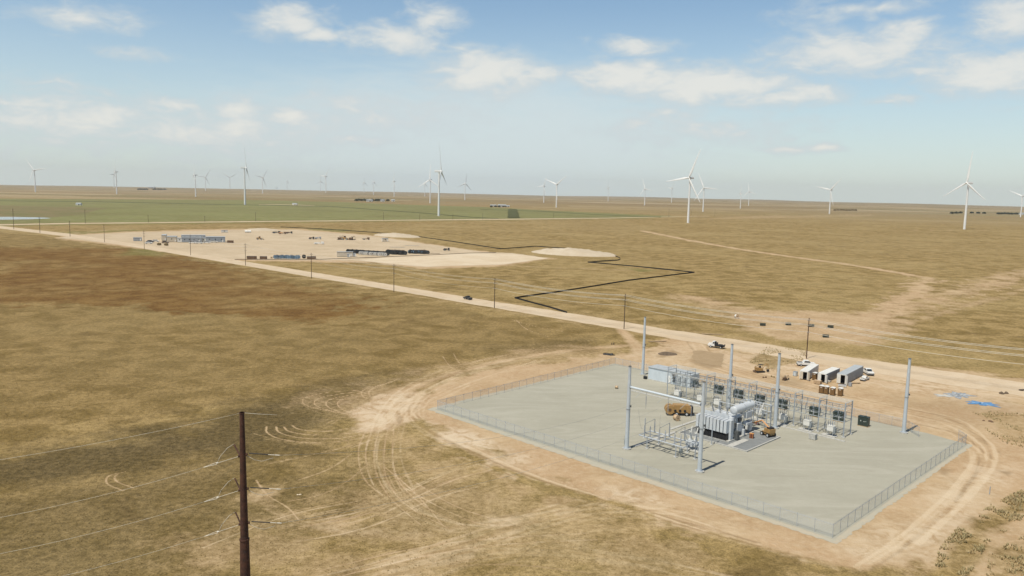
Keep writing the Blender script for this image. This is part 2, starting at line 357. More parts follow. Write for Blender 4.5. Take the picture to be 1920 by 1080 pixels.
faint([(770,790),(900,850),(1040,905),(1200,940)],10,14,.5); faint([(300,960),(420,930),(560,880),(680,800)],10,45,.4); faint([(300,1040),(420,1000),(560,1010),(700,1040)],12,45,.5)
faint([(620,790),(680,760),(740,770),(700,810)],14,22,.6); faint([(1160,650),(1250,670),(1300,700)],6,20,.6); faint([(1560,620),(1700,580),(1900,530)],8,25,.4)
rut=np.full(X.shape,.5)
def strands(pl,n,sp,w=.5,amp=.5,dw=.35):
    global dirt,rut
    pl=np.array(pl,float)
    for _ in range(n):
        ox,oy=random.gauss(0,sp),random.gauss(0,sp*.42); q=pl+np.array([ox,oy])+np.cumsum(rng.normal(0,1,pl.shape),0)*np.array([1.6,.8])
        i0=random.randint(0,len(q)//2); i1=random.randint(i0+3,max(i0+3,len(q))); l_=line([tuple(a) for a in q[i0:i1]],w*random.uniform(.6,1.3),1.,w,.5)
        sg=random.choice((1,1,-1)); rut=np.clip(rut+l_*amp*sg*random.uniform(.4,1),0,1); dirt=np.maximum(dirt,l_*dw*random.uniform(.4,1.2))
strands([(1180,650),(1080,660),(960,680),(860,705),(785,738),(755,778),(800,815),(900,862),(1000,905),(1120,942),(1260,988),(1420,1032),(1600,1075)],34,11,.55)
strands([(850,705),(770,740),(720,790),(700,860),(735,935),(860,985),(1000,960),(1150,935)],30,24,.5,.45,.55)
strands([(560,1110),(700,1080),(900,1015),(1060,962),(1200,955),(1340,1000)],40,32,.5,.45,.55)
strands([(1290,636),(1310,680),(1420,712),(1560,750),(1700,780),(1800,800),(1860,850),(1800,930),(1700,1020),(1620,1070)],26,16,.6)
strands([(1960,750),(1800,728),(1640,705),(1500,690),(1380,670)],14,14,.7)
strands([(400,1050),(560,985),(700,960),(820,900),(900,880)],22,34,.4,.45,.7)
strands([(520,1110),(760,1060),(980,1030),(1200,1060),(1400,1110)],22,36,.5,.45,.5)
strands([(640,830),(720,800),(760,760),(860,712),(1000,668)],22,18,.4,.5,.7)
hx,hy=G(1860,1000)
veg=mx(area([(1745,1100),(1760,1030),(1800,985),(1880,935),(1960,900),(1960,960),(1860,1010),(1830,1060),(1800,1100)],3,.9,7),area([(1850,1100),(1850,1040),(1960,985),(1960,1100)],4,.7,9),
 area([(1835,775),(1960,780),(1960,850),(1880,820)],4,.6,9),line([(1240,1000),(1400,1040),(1560,1080)],3,.6,2.5,1.2),line([(860,845),(1000,905),(1180,948)],2.4,.5,2,1.2),
 line([(1300,640),(1400,664),(1460,672)],3,.7,2.5,.8),area([(1400,680),(1440,650),(1510,655),(1515,675),(1455,695)],3,.8,5),line([(1620,706),(1800,738),(1920,758)],2.5,.6,2,.9))
wet_shade=mx(area([(1305,662),(1352,663),(1352,690),(1330,690),(1300,680)],3,.9,4),area([(1225,668),(1262,655),(1275,662),(1245,672)],2,.8,3),area([(1455,700),(1500,712),(1510,728),(1450,720)],3,.5,5),  # leading area: shading of the excavated hollow painted as darker soil
 area([(1752,876),(1790,880),(1770,890)],1.2,.6,2),area([(1870,882),(1898,885),(1890,893)],1.,.8,1.5),area([(1640,735),(1920,760),(1920,800),(1740,790)],8,.3,12),
 line([(1000,1005),(1300,1060),(1500,1085)],4,.3,5,1.2),area([(1240,720),(1330,750),(1330,745)],1,0))
crust=mx(area([(800,790),(850,800),(980,850),(1010,880),(930,862),(850,828)],4,.9,9),area([(1140,915),(1230,930),(1260,950),(1160,940)],4,.7,7),area([(655,775),(710,738),(760,730),(790,750),(740,800),(670,808)],5,.75,8),
 area([(1700,980),(1820,880),(1905,880),(1850,960),(1740,1050),(1620,1040)],7,.7,12),area([(1330,640),(1560,668),(1900,730),(1900,770),(1700,735),(1500,705),(1330,690)],8,.5,14),line([(930,975),(1010,1000),(1150,1035),(1400,1090)],3,.6,4),
 line([(500,955),(560,985),(700,1002),(860,992),(980,968)],2.4,.3,3),area([(1160,660),(1330,640),(1330,700),(1210,700)],6,.35,9),line([(1450,700),(1600,760),(1760,800)],6,.3,8))
dirt=np.clip(dirt-veg*.75,0,1)
dark=mx(area([(-400,950),(-100,878),(100,838),(300,800),(420,768),(560,735),(690,708),(780,705),(740,735),(660,778),(600,812),(560,850),(440,868),(250,880),(0,925),(-200,990)],16,.95,26),
 area([(-300,950),(0,920),(300,880),(560,850),(650,900),(640,950),(520,1010),(430,1110),(-300,1200)],24,.62,30),area([(640,870),(760,880),(930,920),(920,975),(700,985),(600,950)],8,.40,16),
 area([(900,655),(1000,640),(1090,632),(1130,640),(1020,655)],8,.5,14))
dark=np.clip(dark*(1-dirt),0,1)
red=mx(area([(-300,470),(0,462),(250,464),(470,505),(740,568),(640,605),(420,600),(200,580),(0,575),(-300,590)],24,1.,60),area([(430,720),(560,700),(700,712),(560,728)],8,.5,20),
 area([(-500,440),(0,434),(300,473),(900,580),(1150,618),(1140,655),(900,680),(600,720),(0,830),(-600,900)],22,.50,40))
green=mx(area([(100,436),(250,430),(330,440),(250,446),(120,440)],12,.6,30),area([(250,466),(320,470),(300,480),(230,478)],8,.7,14),area([(1170,502),(1230,506),(1200,511)],6,.6,10),
 area([(600,428),(660,431),(640,437),(560,432)],8,.6,14),area([(-900,373),(900,389),(1270,405),(1200,410),(0,424),(-900,424)],30,.7,60),area([(950,880),(1080,890),(1010,905)],3,.25,6))
me=bpy.data.meshes.new('ground')
Z=gz(X,Y)+np.where(np.hypot(X,Y)<900,(vnoise(X,Y,14,8)-.5)*.0,0)
co=np.empty((nr*na+1,3)); co[:-1,0]=X; co[:-1,1]=Y; co[:-1,2]=Z; co[-1]=(0,0,0)
I,J=np.meshgrid(np.arange(nr-1),np.arange(na),indexing='ij'); I=I.ravel(); J=J.ravel(); J2=(J+1)%na
quads=np.stack([I*na+J,I*na+J2,(I+1)*na+J2,(I+1)*na+J],1)[:,::-1]
tris=np.stack([np.arange(na),(np.arange(na)+1)%na,np.full(na,nr*na)],1)
me.vertices.add(len(co)); me.vertices.foreach_set('co',co.ravel())
nl=quads.size+tris.size; me.loops.add(nl); me.loops.foreach_set('vertex_index',np.concatenate([quads.ravel(),tris.ravel()]))
me.polygons.add(len(quads)+len(tris)); me.polygons.foreach_set('loop_start',np.concatenate([np.arange(len(quads))*4,quads.size+np.arange(len(tris))*3]))
me.polygons.foreach_set('use_smooth',np.ones(len(quads)+len(tris),bool))
me.update(calc_edges=True); me.validate()
def vattr(name,r,g,b,a):
    at=me.color_attributes.new(name,'FLOAT_COLOR','POINT'); d=np.zeros((len(co),4)); 
    for i,q in enumerate((r,g,b,a)): d[:-1,i]=q
    at.data.foreach_set('color',d.ravel())
vattr('cover',dirt,dark,red,green); far=np.clip((np.hypot(X,Y)-1900)/2200,0,1)*.8
vattr('wear',wet_shade,rut,far,crust*.75)
gm=bpy.data.materials.new('prairie'); gm.use_nodes=True; t=gm.node_tree; b=t.nodes['Principled BSDF']
tcn=nd(t,'ShaderNodeTexCoord'); o=tcn.outputs['Object']
a1=nd(t,'ShaderNodeVertexColor',layer_name='cover'); a2=nd(t,'ShaderNodeVertexColor',layer_name='wear')
s1=nd(t,'ShaderNodeSeparateColor'); t.links.new(a1.outputs[0],s1.inputs[0]); s2=nd(t,'ShaderNodeSeparateColor'); t.links.new(a2.outputs[0],s2.inputs[0])
nA=noise(t,o,.0011,5,.55); nB=noise(t,o,.011,6,.62,.4); nC=noise(t,o,.09,6,.66,.5); nD=noise(t,o,.8,5,.7); nE=noise(t,o,3.2,3,.7)
nP=noise(t,o,.03,4,.6,1.)
g=mixc(t,sstep(t,nC.outputs['Fac'],.38,.62),(.222,.154,.054),(.372,.264,.114))
g=mixc(t,mth(t,'MULTIPLY',sstep(t,nB.outputs['Fac'],.42,.66),.5),g,(.42,.315,.145))
g=mixc(t,mth(t,'MULTIPLY',sstep(t,nP.outputs['Fac'],.60,.70),.55),g,(.165,.112,.045))       # darker clumps
g=mixc(t,mth(t,'MULTIPLY',sstep(t,nA.outputs['Fac'],.45,.65),.4),g,(.34,.25,.115))
mpv=nd(t,'ShaderNodeMapping'); mpv.inputs['Scale'].default_value=(.0009,.0022,1); t.links.new(o,mpv.inputs['Vector'])
vo=nd(t,'ShaderNodeTexVoronoi',distance='CHEBYCHEV'); vo.inputs['Scale'].default_value=1; vo.inputs['Randomness'].default_value=.85; t.links.new(mpv.outputs[0],vo.inputs['Vector'])
vs_=nd(t,'ShaderNodeSeparateColor'); t.links.new(vo.outputs['Color'],vs_.inputs[0])
pc=mixc(t,sstep(t,vs_.outputs[0],.3,.9),(.27,.21,.12),(.46,.37,.245)); pc=mixc(t,mth(t,'MULTIPLY',sstep(t,vs_.outputs[1],.72,.8),.7),pc,(.17,.17,.085)); pc=mixc(t,mth(t,'MULTIPLY',sstep(t,vs_.outputs[2],.8,.85),.6),pc,(.22,.155,.085))
g=mixc(t,mth(t,'MULTIPLY',s2.outputs[2],mth(t,'MULTIPLY_ADD',nA.outputs['Fac'],1.2,.1),clamp=True),g,pc)
g=mixc(t,mth(t,'MULTIPLY',s1.outputs[2],sstep(t,nB.outputs['Fac'],.22,.56)),g,mixc(t,sstep(t,s1.outputs[2],.55,1.1),mixc(t,sstep(t,nC.outputs['Fac'],.30,.70),(.138,.090,.030),(.240,.160,.060)),mixc(t,sstep(t,nC.outputs['Fac'],.34,.66),(.150,.078,.023),(.240,.142,.047))))
g=mixc(t,mth(t,'MULTIPLY',a1.outputs[1],mth(t,'MULTIPLY_ADD',nB.outputs['Fac'],.8,.35),clamp=True),g,(.17,.18,.055))
g=mixc(t,mth(t,'MULTIPLY',s1.outputs[1],mth(t,'MULTIPLY_ADD',nC.outputs['Fac'],.5,.58),clamp=True),g,mixc(t,sstep(t,nD.outputs['Fac'],.35,.65),(.078,.058,.026),(.120,.088,.040)))
fine=mth(t,'ADD',mth(t,'MULTIPLY',nD.outputs['Fac'],.62),mth(t,'MULTIPLY',nE.outputs['Fac'],.38))
g=mixc(t,mth(t,'MULTIPLY',sstep(t,fine,.58,.36),.7),g,mixc(t,1.,g,(.40,.40,.38),'MULTIPLY'))
g=mixc(t,mth(t,'MULTIPLY',sstep(t,fine,.52,.70),.65),g,mixc(t,1.,g,(1.45,1.42,1.5),'MULTIPLY'))
nF=noise(t,o,.22,6,.7,1.2)
dn=mixc(t,sstep(t,nC.outputs['Fac'],.35,.65),(.385,.265,.145),(.475,.345,.205))
dn=mixc(t,mth(t,'MULTIPLY',sstep(t,nP.outputs['Fac'],.38,.62),.5),dn,(.44,.29,.165))
dn=mixc(t,mth(t,'MULTIPLY',sstep(t,nF.outputs['Fac'],.47,.70),.35),dn,(.55,.425,.275))
dn=mixc(t,mth(t,'MULTIPLY',sstep(t,nF.outputs['Fac'],.45,.28),.5),dn,(.33,.225,.125))
dn=mixc(t,mth(t,'MULTIPLY',sstep(t,nD.outputs['Fac'],.40,.7),.35),dn,(.60,.48,.33))
dn=mixc(t,mth(t,'MULTIPLY',sstep(t,s2.outputs[1],.5,.95),.6),dn,(.60,.475,.32)); dn=mixc(t,mth(t,'MULTIPLY',sstep(t,s2.outputs[1],.5,.05),.6),dn,(.27,.185,.10))
dn=mixc(t,mth(t,'MULTIPLY',a2.outputs[1],sstep(t,nF.outputs['Fac'],.36,.56)),dn,(.64,.53,.385))
dn=mixc(t,mth(t,'MULTIPLY',s2.outputs[0],.8),dn,(.25,.175,.095))
dm=mth(t,'ADD',s1.outputs[0],mth(t,'MULTIPLY',mth(t,'SUBTRACT',mth(t,'ADD',mth(t,'MULTIPLY',nC.outputs['Fac'],.5),mth(t,'MULTIPLY',nD.outputs['Fac'],.5)),.5),.9))
dm=sstep(t,dm,.12,.88)
c=mixc(t,dm,g,dn); t.links.new(c,b.inputs['Base Color']); b.inputs['Roughness'].default_value=.95; b.inputs['Specular IOR Level'].default_value=.08
bn=nd(t,'ShaderNodeBump'); bn.inputs['Strength'].default_value=.9; bn.inputs['Distance'].default_value=.5
t.links.new(mth(t,'ADD',nC.outputs['Fac'],mth(t,'MULTIPLY',fine,.5)),bn.inputs['Height']); t.links.new(bn.outputs[0],b.inputs['Normal'])
me.materials.append(gm); go=bpy.data.objects.new('ground',me); COL.objects.link(go); tag(go,kind='structure')
# ---- sheets laid on the ground
M['pitsoil']=soilmat('excavated_soil',(.36,.265,.16),(.31,.225,.13),(.41,.30,.185),.3,.6)
def sheet(name,px,z,m,jit=0.,step=6.,world=False,kind='structure',closed=True):
    p=np.array(px) if world else polyw(px); out=[]
    for i in range(len(p)):
        a=p[i]; b_=p[(i+1)%len(p)]; L=np.hypot(*(b_-a)); n=max(1,min(160,int(L/step)))
        nrm=np.array([-(b_-a)[1],(b_-a)[0]])/max(L,1e-6)
        for k in range(n):
            q=a+(b_-a)*k/n
            if jit and k: q=q+nrm*(random.random()-.5)*2*jit
            out.append((q[0],q[1],z))
    mb=MB(); mb.add(out,[tuple(range(len(out)))]); o_=mb.build(name,m)
    import bmesh
    bm=bmesh.new(); bm.from_mesh(o_.data); bmesh.ops.triangulate(bm,faces=bm.faces)
    for f_ in bm.faces:
        if f_.normal.z<0: f_.normal_flip()
    bm.to_mesh(o_.data); bm.free(); return tag(o_,kind=kind)
def strip(name,px,z,m,jit=.4,step=5.):
    px=[(a,b,c*(.86 if name=='road' else .75)) for a,b,c in px]
    """px: (x, centre y, half height)"""
    L_=[];pts=[(x,y-h,y+h) for x,y,h in px]
    for (x0,a0,b0),(x1,a1,b1) in zip(pts,pts[1:]):
        A0,A1,B0,B1=(np.array(G(*q)) for q in ((x0,a0),(x1,a1),(x0,b0),(x1,b1)))
        n=max(1,min(120,int(np.hypot(*(A1-A0))/step)))
        for k in range(n): L_.append((A0+(A1-A0)*k/n,B0+(B1-B0)*k/n))
    L_.append((A1,B1)); vs=[]
    for a,b_ in L_:
        d_=(b_-a); d_=d_/np.hypot(*d_); j1,j2=(random.random()-.5)*2*jit,(random.random()-.5)*2*jit
        vs+=[tuple(a+d_*j1)+(z,),tuple(b_+d_*j2)+(z,)]
    mb=MB(); mb.add(vs,[(2*i+1,2*i+3,2*i+2,2*i) for i in range(len(L_)-1)]); return tag(mb.build(name,m),kind='structure')
strip('road',[(-500,365,2),(-200,399,2.2),(0,426,3),(60,433,3.2),(130,441,3.4),(200,452,3.6),(290,466,4),(360,478,4.3),(500,501,5),(585,515,5.5),(740,540,6),(870,562,6.6),(928,571.5,7),(1060,593,8),(1170,611,9),(1260,627,9.5),(1400,649,11),(1530,671,12.5),(1700,697,14),(1920,730,15),(2300,788,18)],.024,M['road'],.7)
strip('back_road',[(-700,425,1.3),(0,421.5,1.4),(130,419,1.3),(260,417.8,1.1),(480,415.4,1),(700,413.4,.9),(960,411,1),(1130,409,.7),(1280,406,.4),(1330,405.3,.2)],.016,M['yard'],1.5,20)
# farmland beyond the back road
fm=soilmat('crop_green',(.20,.20,.075),(.165,.155,.058),(.30,.26,.13),.006,.2)
fb=soilmat('stubble_brown',(.22,.165,.085),(.15,.145,.055),(.26,.20,.11),.02,.2)
sheet('green_field',[(-1200,372),(0,372.5),(300,374),(470,375),(640,379),(800,385),(930,389),(1010,394),(1150,401),(1262,406.5),(1150,408.2),(960,409.8),(700,412.2),(480,414),(260,416.2),(130,417.3),(-100,420),(-1200,422)],.012,fm,6,60)
fd=soilmat('crop_dark',(.085,.098,.035),(.075,.07,.03),(.12,.12,.05),.03,.2)
sheet('brown_field',[(-1200,386),(0,385),(200,390),(150,402),(60,412),(-300,417),(-1200,419)],.017,fb,8,60)
strip('field_margin',[(-600,375,.6),(0,376.5,.6),(160,378,.6),(400,383,.6),(620,387,.6),(800,400,.8),(880,407,.9),(935,409.6,.6)],.022,fd,2,30)
strip('field_margin',[(900,392.5,.5),(1010,396,.5),(1130,403,.5),(1240,407,.4)],.022,fd,2,30)
strip('field_track',[(485,384,.35),(520,383.6,.4),(560,384.4,.5),(590,385.8,.3)],.026,M['yard'],2,30)
sheet('crop_block',[(953,392.5),(969,392.5),(974,409),(952,409)],.9,fd,2,15)
sheet('dirt_yard',[(108,446),(135,441.5),(245,435.5),(440,431),(556,431),(660,439),(700,443),(878,468.5),(905,472),(960,474.5),(1030,484),(945,496),(800,500.5),(735,496),(660,488),(560,488),(440,487),(345,476),(240,461),(160,451)],.012,M['yard'],1.4,8)
sheet('pale_apron',[(672,487.5),(740,481),(880,474.5),(960,475.5),(1028,484.3),(944,495.5),(800,500),(738,495)],.030,M['pale'],1.2,8)
sheet('excavated_soil',[(1301,658),(1315,657),(1358,664),(1355,678),(1352,688),(1306,679),(1297,670)],.02,M['pitsoil'],.35,1.2)  # flat sheet; its dark soil tone also carries the hollow's shading
# shallow pond on the far left
pm=mat('pond_water',(.16,.21,.26),.05,0,.1,.02); 
sheet('pond',[(-160,407),(20,406.6),(70,407.5),(97,409),(60,411),(0,412),(-160,412)],.032,pm,3,14)
# ------------------------------------------------------------------ substation frame of reference
A0=np.array(G(820,768)); TH=math.radians(-45.3); CU,SU=math.cos(TH),math.sin(TH)
def Lw(u,v): return (A0[0]+u*CU-v*SU, A0[1]+u*SU+v*CU)
def toL(x,y,z=0):
    q=np.array(G(x,y,z))-A0; return (q[0]*CU+q[1]*SU,-q[0]*SU+q[1]*CU)
padm=bpy.data.materials.new('pad_gravel'); padm.use_nodes=True; t=padm.node_tree; b=t.nodes['Principled BSDF']
tcn=nd(t,'ShaderNodeTexCoord'); o=tcn.outputs['Object']
n1=noise(t,o,.05,5,.6,.6); n2=noise(t,o,.5,6,.65); n3=noise(t,o,9,3,.8); n4=noise(t,o,.02,3,.5)
wv_=nd(t,'ShaderNodeTexWave',wave_type='RINGS',rings_direction='Z'); mp=nd(t,'ShaderNodeMapping'); mp.inputs['Location'].default_value=(-150,-60,0); t.links.new(o,mp.inputs['Vector']); t.links.new(mp.outputs[0],wv_.inputs[0]); wv_.inputs['Scale'].default_value=.33; wv_.inputs['Distortion'].default_value=9; wv_.inputs['Detail'].default_value=3; wv_.inputs['Detail Scale'].default_value=.25
c=mixc(t,sstep(t,n1.outputs['Fac'],.35,.65),(.36,.345,.275),(.40,.385,.31))
c=mixc(t,mth(t,'MULTIPLY',sstep(t,n2.outputs['Fac'],.35,.7),.4),c,(.345,.325,.26))
mp.inputs['Scale'].default_value=(.035,.16,1); mp.inputs['Rotation'].default_value=(0,0,-.5); ns_=noise(t,mp.outputs[0],1.,6,.65,2.)
c=mixc(t,mth(t,'MULTIPLY',sstep(t,ns_.outputs['Fac'],.46,.66),.7),c,(.44,.42,.345)); c=mixc(t,mth(t,'MULTIPLY',sstep(t,ns_.outputs['Fac'],.44,.28),.4),c,(.30,.28,.22))
c=mixc(t,mth(t,'MULTIPLY',sstep(t,n3.outputs['Fac'],.35,.7),.55),c,(.30,.285,.235))
t.links.new(c,b.inputs['Base Color']); b.inputs['Roughness'].default_value=.95; b.inputs['Specular IOR Level'].default_value=.1
bn=nd(t,'ShaderNodeBump'); bn.inputs['Strength'].default_value=.5; bn.inputs['Distance'].default_value=.06; t.links.new(n3.outputs['Fac'],bn.inputs['Height']); t.links.new(bn.outputs[0],b.inputs['Normal'])
FC=[(0,0),(-3.6,77),(91,75.5),(100,73.2),(100.4,1.2)]     # fence corners, substation metres
apm=soilmat('apron_gravel',(.40,.385,.31),(.46,.40,.30),(.34,.33,.28),.25,.3)
sheet('gravel_apron',[Lw(*q) for q in [(-2.0,-1.8),(-5.,78.4),(60,77.6),(101.2,74.3),(101.9,-.6),(50,-2.1)]],.030,apm,.28,.8,world=True)
sheet('gravel_pad',[Lw(*q) for q in [(-.3,-.5),(-4,77.4),(91,76),(100.3,73.6),(100.8,.8)]],.055,padm,.1,3,world=True)
# ------------------------------------------------------------------ fence
lm=bpy.data.materials.new('chain_link'); lm.use_nodes=True; t=lm.node_tree; b=t.nodes['Principled BSDF']
b.inputs['Base Color'].default_value=(.50,.55,.58,1); b.inputs['Metallic'].default_value=.3; b.inputs['Roughness'].default_value=.5
tcn=nd(t,'ShaderNodeTexCoord'); nn=noise(t,tcn.outputs['Object'],14,2,.5); 
b.inputs['Alpha'].default_value=.27; t.links.new(mth(t,'MULTIPLY_ADD',nn.outputs['Fac'],.2,.12),b.inputs['Alpha'])
FH=2.2
def fence(a,b_,label,gap=3.05):
    a=Vector(Lw(*a)); b2=Vector(Lw(*b_)); L=(b2-a).length; rz=math.atan2(b2.y-a.y,b2.x-a.x)
    t_=thing('chain_link_fence',label,'fence',(a.x,a.y,.055),rz)
    n=max(1,round(L/gap)); MB().add([(0,0,.05),(L,0,.05),(L,0,FH),(0,0,FH)],[(0,1,2,3)]).build('chain_mesh',lm,t_)
    MB().cyl((0,0,FH),(L,0,FH),.025,n=6).build('top_rail',M['galv'],t_)
    pm_=MB().cyl((0,0,-.1),(0,0,FH+.25),.035,n=6).build('post',M['galv'],t_)
    for i in range(1,n+1):
        c_=pm_.copy(); COL.objects.link(c_); c_.parent=t_; c_.location=(L*i/n,0,0)
    w=MB()
    for k in range(3): w.cyl((0,0,FH+.07+.08*k),(L,0,FH+.07+.08*k),.008,n=4)
    w.build('barbed_wire',M['galvd'],t_)
    return t_
fence(FC[0],FC[1],'chain link fence along the back left side of the gravel yard')
fence(FC[1],(86,75.7),'chain link fence behind the steel switch rack beside the dirt lot')
fence(FC[4],FC[3],'chain link fence down the right side of the gravel yard, casting a thin shadow')
fence(FC[0],FC[4],'long chain link fence along the front of the gravel yard nearest the viewer')
fence((86,75.7),(90.6,71.2),'open chain link gate leaf beside the tall pole at the back right')
fence(FC[3],(97.6,76.2),'short open gate leaf at the far right corner of the yard')
# ------------------------------------------------------------------ tall galvanised poles
def mast(u,v,h,label,cross=()):
    x,y=Lw(u,v); t_=thing('steel_mast',label,'pole',(x,y,.055),TH,'tall galvanised masts in the substation')
    MB().cyl((0,0,.25),(0,0,h*.5),.46,.38,14).cyl((0,0,h*.5-.3),(0,0,h),.41,.30,14).build('pole_shaft',M['mast'],t_)
    MB().cyl((0,0,h*.5-.35),(0,0,h*.5-.2),.47,.47,14).cyl((0,0,h-.15),(0,0,h),.36,.36,14).build('collar',M['galvd'],t_)
    MB().cyl((0,0,0),(0,0,.25),.95,.95,18).build('concrete_footing',M['conc'],t_)
    MB().cyl((0,0,.25),(0,0,.33),.72,.72,14).build('base_plate',M['galv'],t_)
    MB().box(.52,.1,h*.5+.2,.25,.25,.4).build('bracket',M['darkgrey'],t_)
    return t_
mL=mast(50.6,11.7,18.4,'front left grey mast carrying the white cross beam'); mR=mast(69,11.4,18.5,'front right grey mast carrying the cross beam, nearest mast')
mast(10.6,72.5,18.,'grey mast at the back corner left of the control building')
mast(47.9,59.1,17.,'grey mast rising behind the middle of the switch rack')
mast(64.7,51.5,18.3,'grey mast in front of the switch rack beside the orange boom lift')
mast(87.1,71.7,18.1,'lone grey mast at the far right by the gate gap')
# meter boxes and conduit at the foot of left mast
MB().box(-.55,.2,.8,.35,.5,1.1).box(-.55,.2,2.2,.3,.3,.5).cyl((-.5,.35,0),(-.5,.35,5.5),.06).cyl((.1,.52,0),(.1,.52,9),.05).build('control_box',M['galvd'],mL)
# cross beam (its own piece of steel, bolted between the two masts)
BZ=13.9; bx,by=Lw(59.8,11.55)
beam=thing('cross_beam','pale tubular cross beam spanning between the two front masts','beam',(bx,by,0),math.atan2(Lw(69,11.4)[1]-Lw(50.6,11.7)[1],Lw(69,11.4)[0]-Lw(50.6,11.7)[0]))
MB().cyl((-8.8,0,BZ),(8.8,0,BZ),.25,.25,14).build('beam_tube',M['bldg'],beam)
for s_ in (-1,1): MB().cyl((s_*8.82,0,BZ),(s_*8.7,0,BZ),.38,.38,12).build('flange',M['galv'],beam)
for k in (-5.6,0,5.6):
    MB().bar((k,0,BZ-.3),(k-.6,-1.6,BZ-1.5),.06).build('hanger_arm',M['galvd'],beam)
    ins=MB()
    ins.cyl((k+1.0,0,BZ-.3),(k+1.0,0,BZ-1.2),.04)
    for q in range(9): ins.cyl((k+1.0,0,BZ-1.2-.22*q),(k+1.0,0,BZ-1.29-.22*q),.13,.09,8)
    ins.cyl((k+1.,0,BZ-1.2),(k+1.,0,BZ-3.9),.03)
    ins.build('insulator_string',M['insul'],beam)
# ------------------------------------------------------------------ switch stand in front
SZ=2.55
cs=[(50.0,18.2),(62.0,14.8),(62.6,19.2),(50.4,22.6)]
sx,sy=Lw(56,18.5); stand=thing('disconnect_switch_stand','galvanised switch stand with upright insulator posts between the front masts','switch stand',(sx,sy,.055),TH)
def rel(u,v): return (u-56,v-18.5)
fr=MB(); U0_,U1_,V0_,V1_=51.2-56,62.6-56,15.2-18.5,19.6-18.5
for v_ in (V0_,V1_): fr.bar((U0_,v_,SZ),(U1_,v_,SZ),.2)
for k in range(5):
    u_=U0_+(U1_-U0_)*k/4; fr.bar((u_,V0_,SZ+.01),(u_,V1_,SZ+.01),.17)
fr.bar((U0_,(V0_+V1_)/2,SZ+.02),(U1_,(V0_+V1_)/2,SZ+.02),.1).build('platform_frame',M['galv'],stand)
for u_ in (U0_+2.2,U1_-1.8):
    for v_ in (V0_,V1_):
        MB().bar((u_,v_,.1),(u_,v_,SZ),.18).build('leg',M['galv'],stand); MB().box(u_,v_,0,.8,.8,.15).build('footing',M['conc'],stand)
for k in range(3):
    for v_,hh in ((V0_+.3,2.6),(V1_-.3,3.0)):
        for du in (0,1.5):
            if v_>0 and du: continue
            u_=U0_+1.2+k*3.9+du; p_=MB().cyl((u_,v_,SZ),(u_,v_,SZ+hh),.09,.07,8)
            for q in range(10): p_.cyl((u_,v_,SZ+.25+q*.22),(u_,v_,SZ+.35+q*.22),.17,.12,8)
            p_.build('insulator_post',M['insul'],stand)
    MB().tube([(U0_+1.2+k*3.9,V0_+.3,SZ+2.7),(U0_+1.2+k*3.9,0,SZ+3.),(U0_+1.2+k*3.9,V1_-.3,SZ+3.1)],.05).build('switch_blade',M['galvd'],stand)
MB().box(U1_-1.2,V0_+1,.9,.6,.5,.9).cyl((U1_-1.2,V0_+1,0),(U1_-1.2,V0_+1,SZ),.05).build('operator_box',M['galvd'],stand)
# two free-standing arrester posts
def station_post(u,v,h,label):
    x,y=Lw(u,v); t_=thing('bus_support_post',label,'support post',(x,y,.055),TH,'bus support posts in the yard')
    MB().cyl((0,0,.1),(0,0,h),.13,.11,8).build('post',M['galv'],t_); MB().cyl((0,0,0),(0,0,.12),.45,.45,10).build('footing',M['conc'],t_)
    p_=MB(); p_.cyl((0,0,h),(0,0,h+1.7),.07)
    for q in range(7): p_.cyl((0,0,h+.1+q*.22),(0,0,h+.2+q*.22),.16,.11,8)
    p_.build('insulator_post',M['insul'],t_)
station_post(61.3,28.6,4.6,'slim bus post in front of the transformer radiators'); station_post(48.6,21.,3.,'slim bus post left of the switch stand by the white trench')
station_post(64.2,17.3,3.6,'slim bus post just right of the switch stand')
# circuit switcher (V of white bushings) left of transformer
x,y=Lw(60.4,22.5); cbk=thing('high_voltage_breaker','grey dead tank breaker with splayed pale bushings behind the front right mast','breaker',(x,y,.055),TH)
MB().box(0,0,1.0,3.4,1.1,.3).box(0,-.9,.9,.9,.6,1.4).build('breaker_frame',M['greypaint'],cbk)
for k in (-1.2,0,1.2):
    MB().cyl((k,-.9,1.75),(k,.9,1.75),.33,.33,12).build('tank',M['greypaint'],cbk)
    for s_ in (-1,1):
        p_=MB().cyl((k,s_*.5,2.0),(k*1.25,s_*1.7,4.6),.13,.08,8)
        for q in range(12): p_.cyl(Vector((k,s_*.5,2.)).lerp(Vector((k*1.25,s_*1.7,4.6)),.1+.07*q),Vector((k,s_*.5,2.)).lerp(Vector((k*1.25,s_*1.7,4.6)),.13+.07*q),.2,.15,8)
        p_.build('bushing',M['contw'],cbk)
for a in (-1.4,1.4):
    for c_ in (-.45,.45): MB().bar((a,c_,.15),(a,c_,1.1),.12).build('leg',M['galv'],cbk)
MB().box(0,0,0,4.4,2.4,.16).build('concrete_pad',M['conc'],cbk)
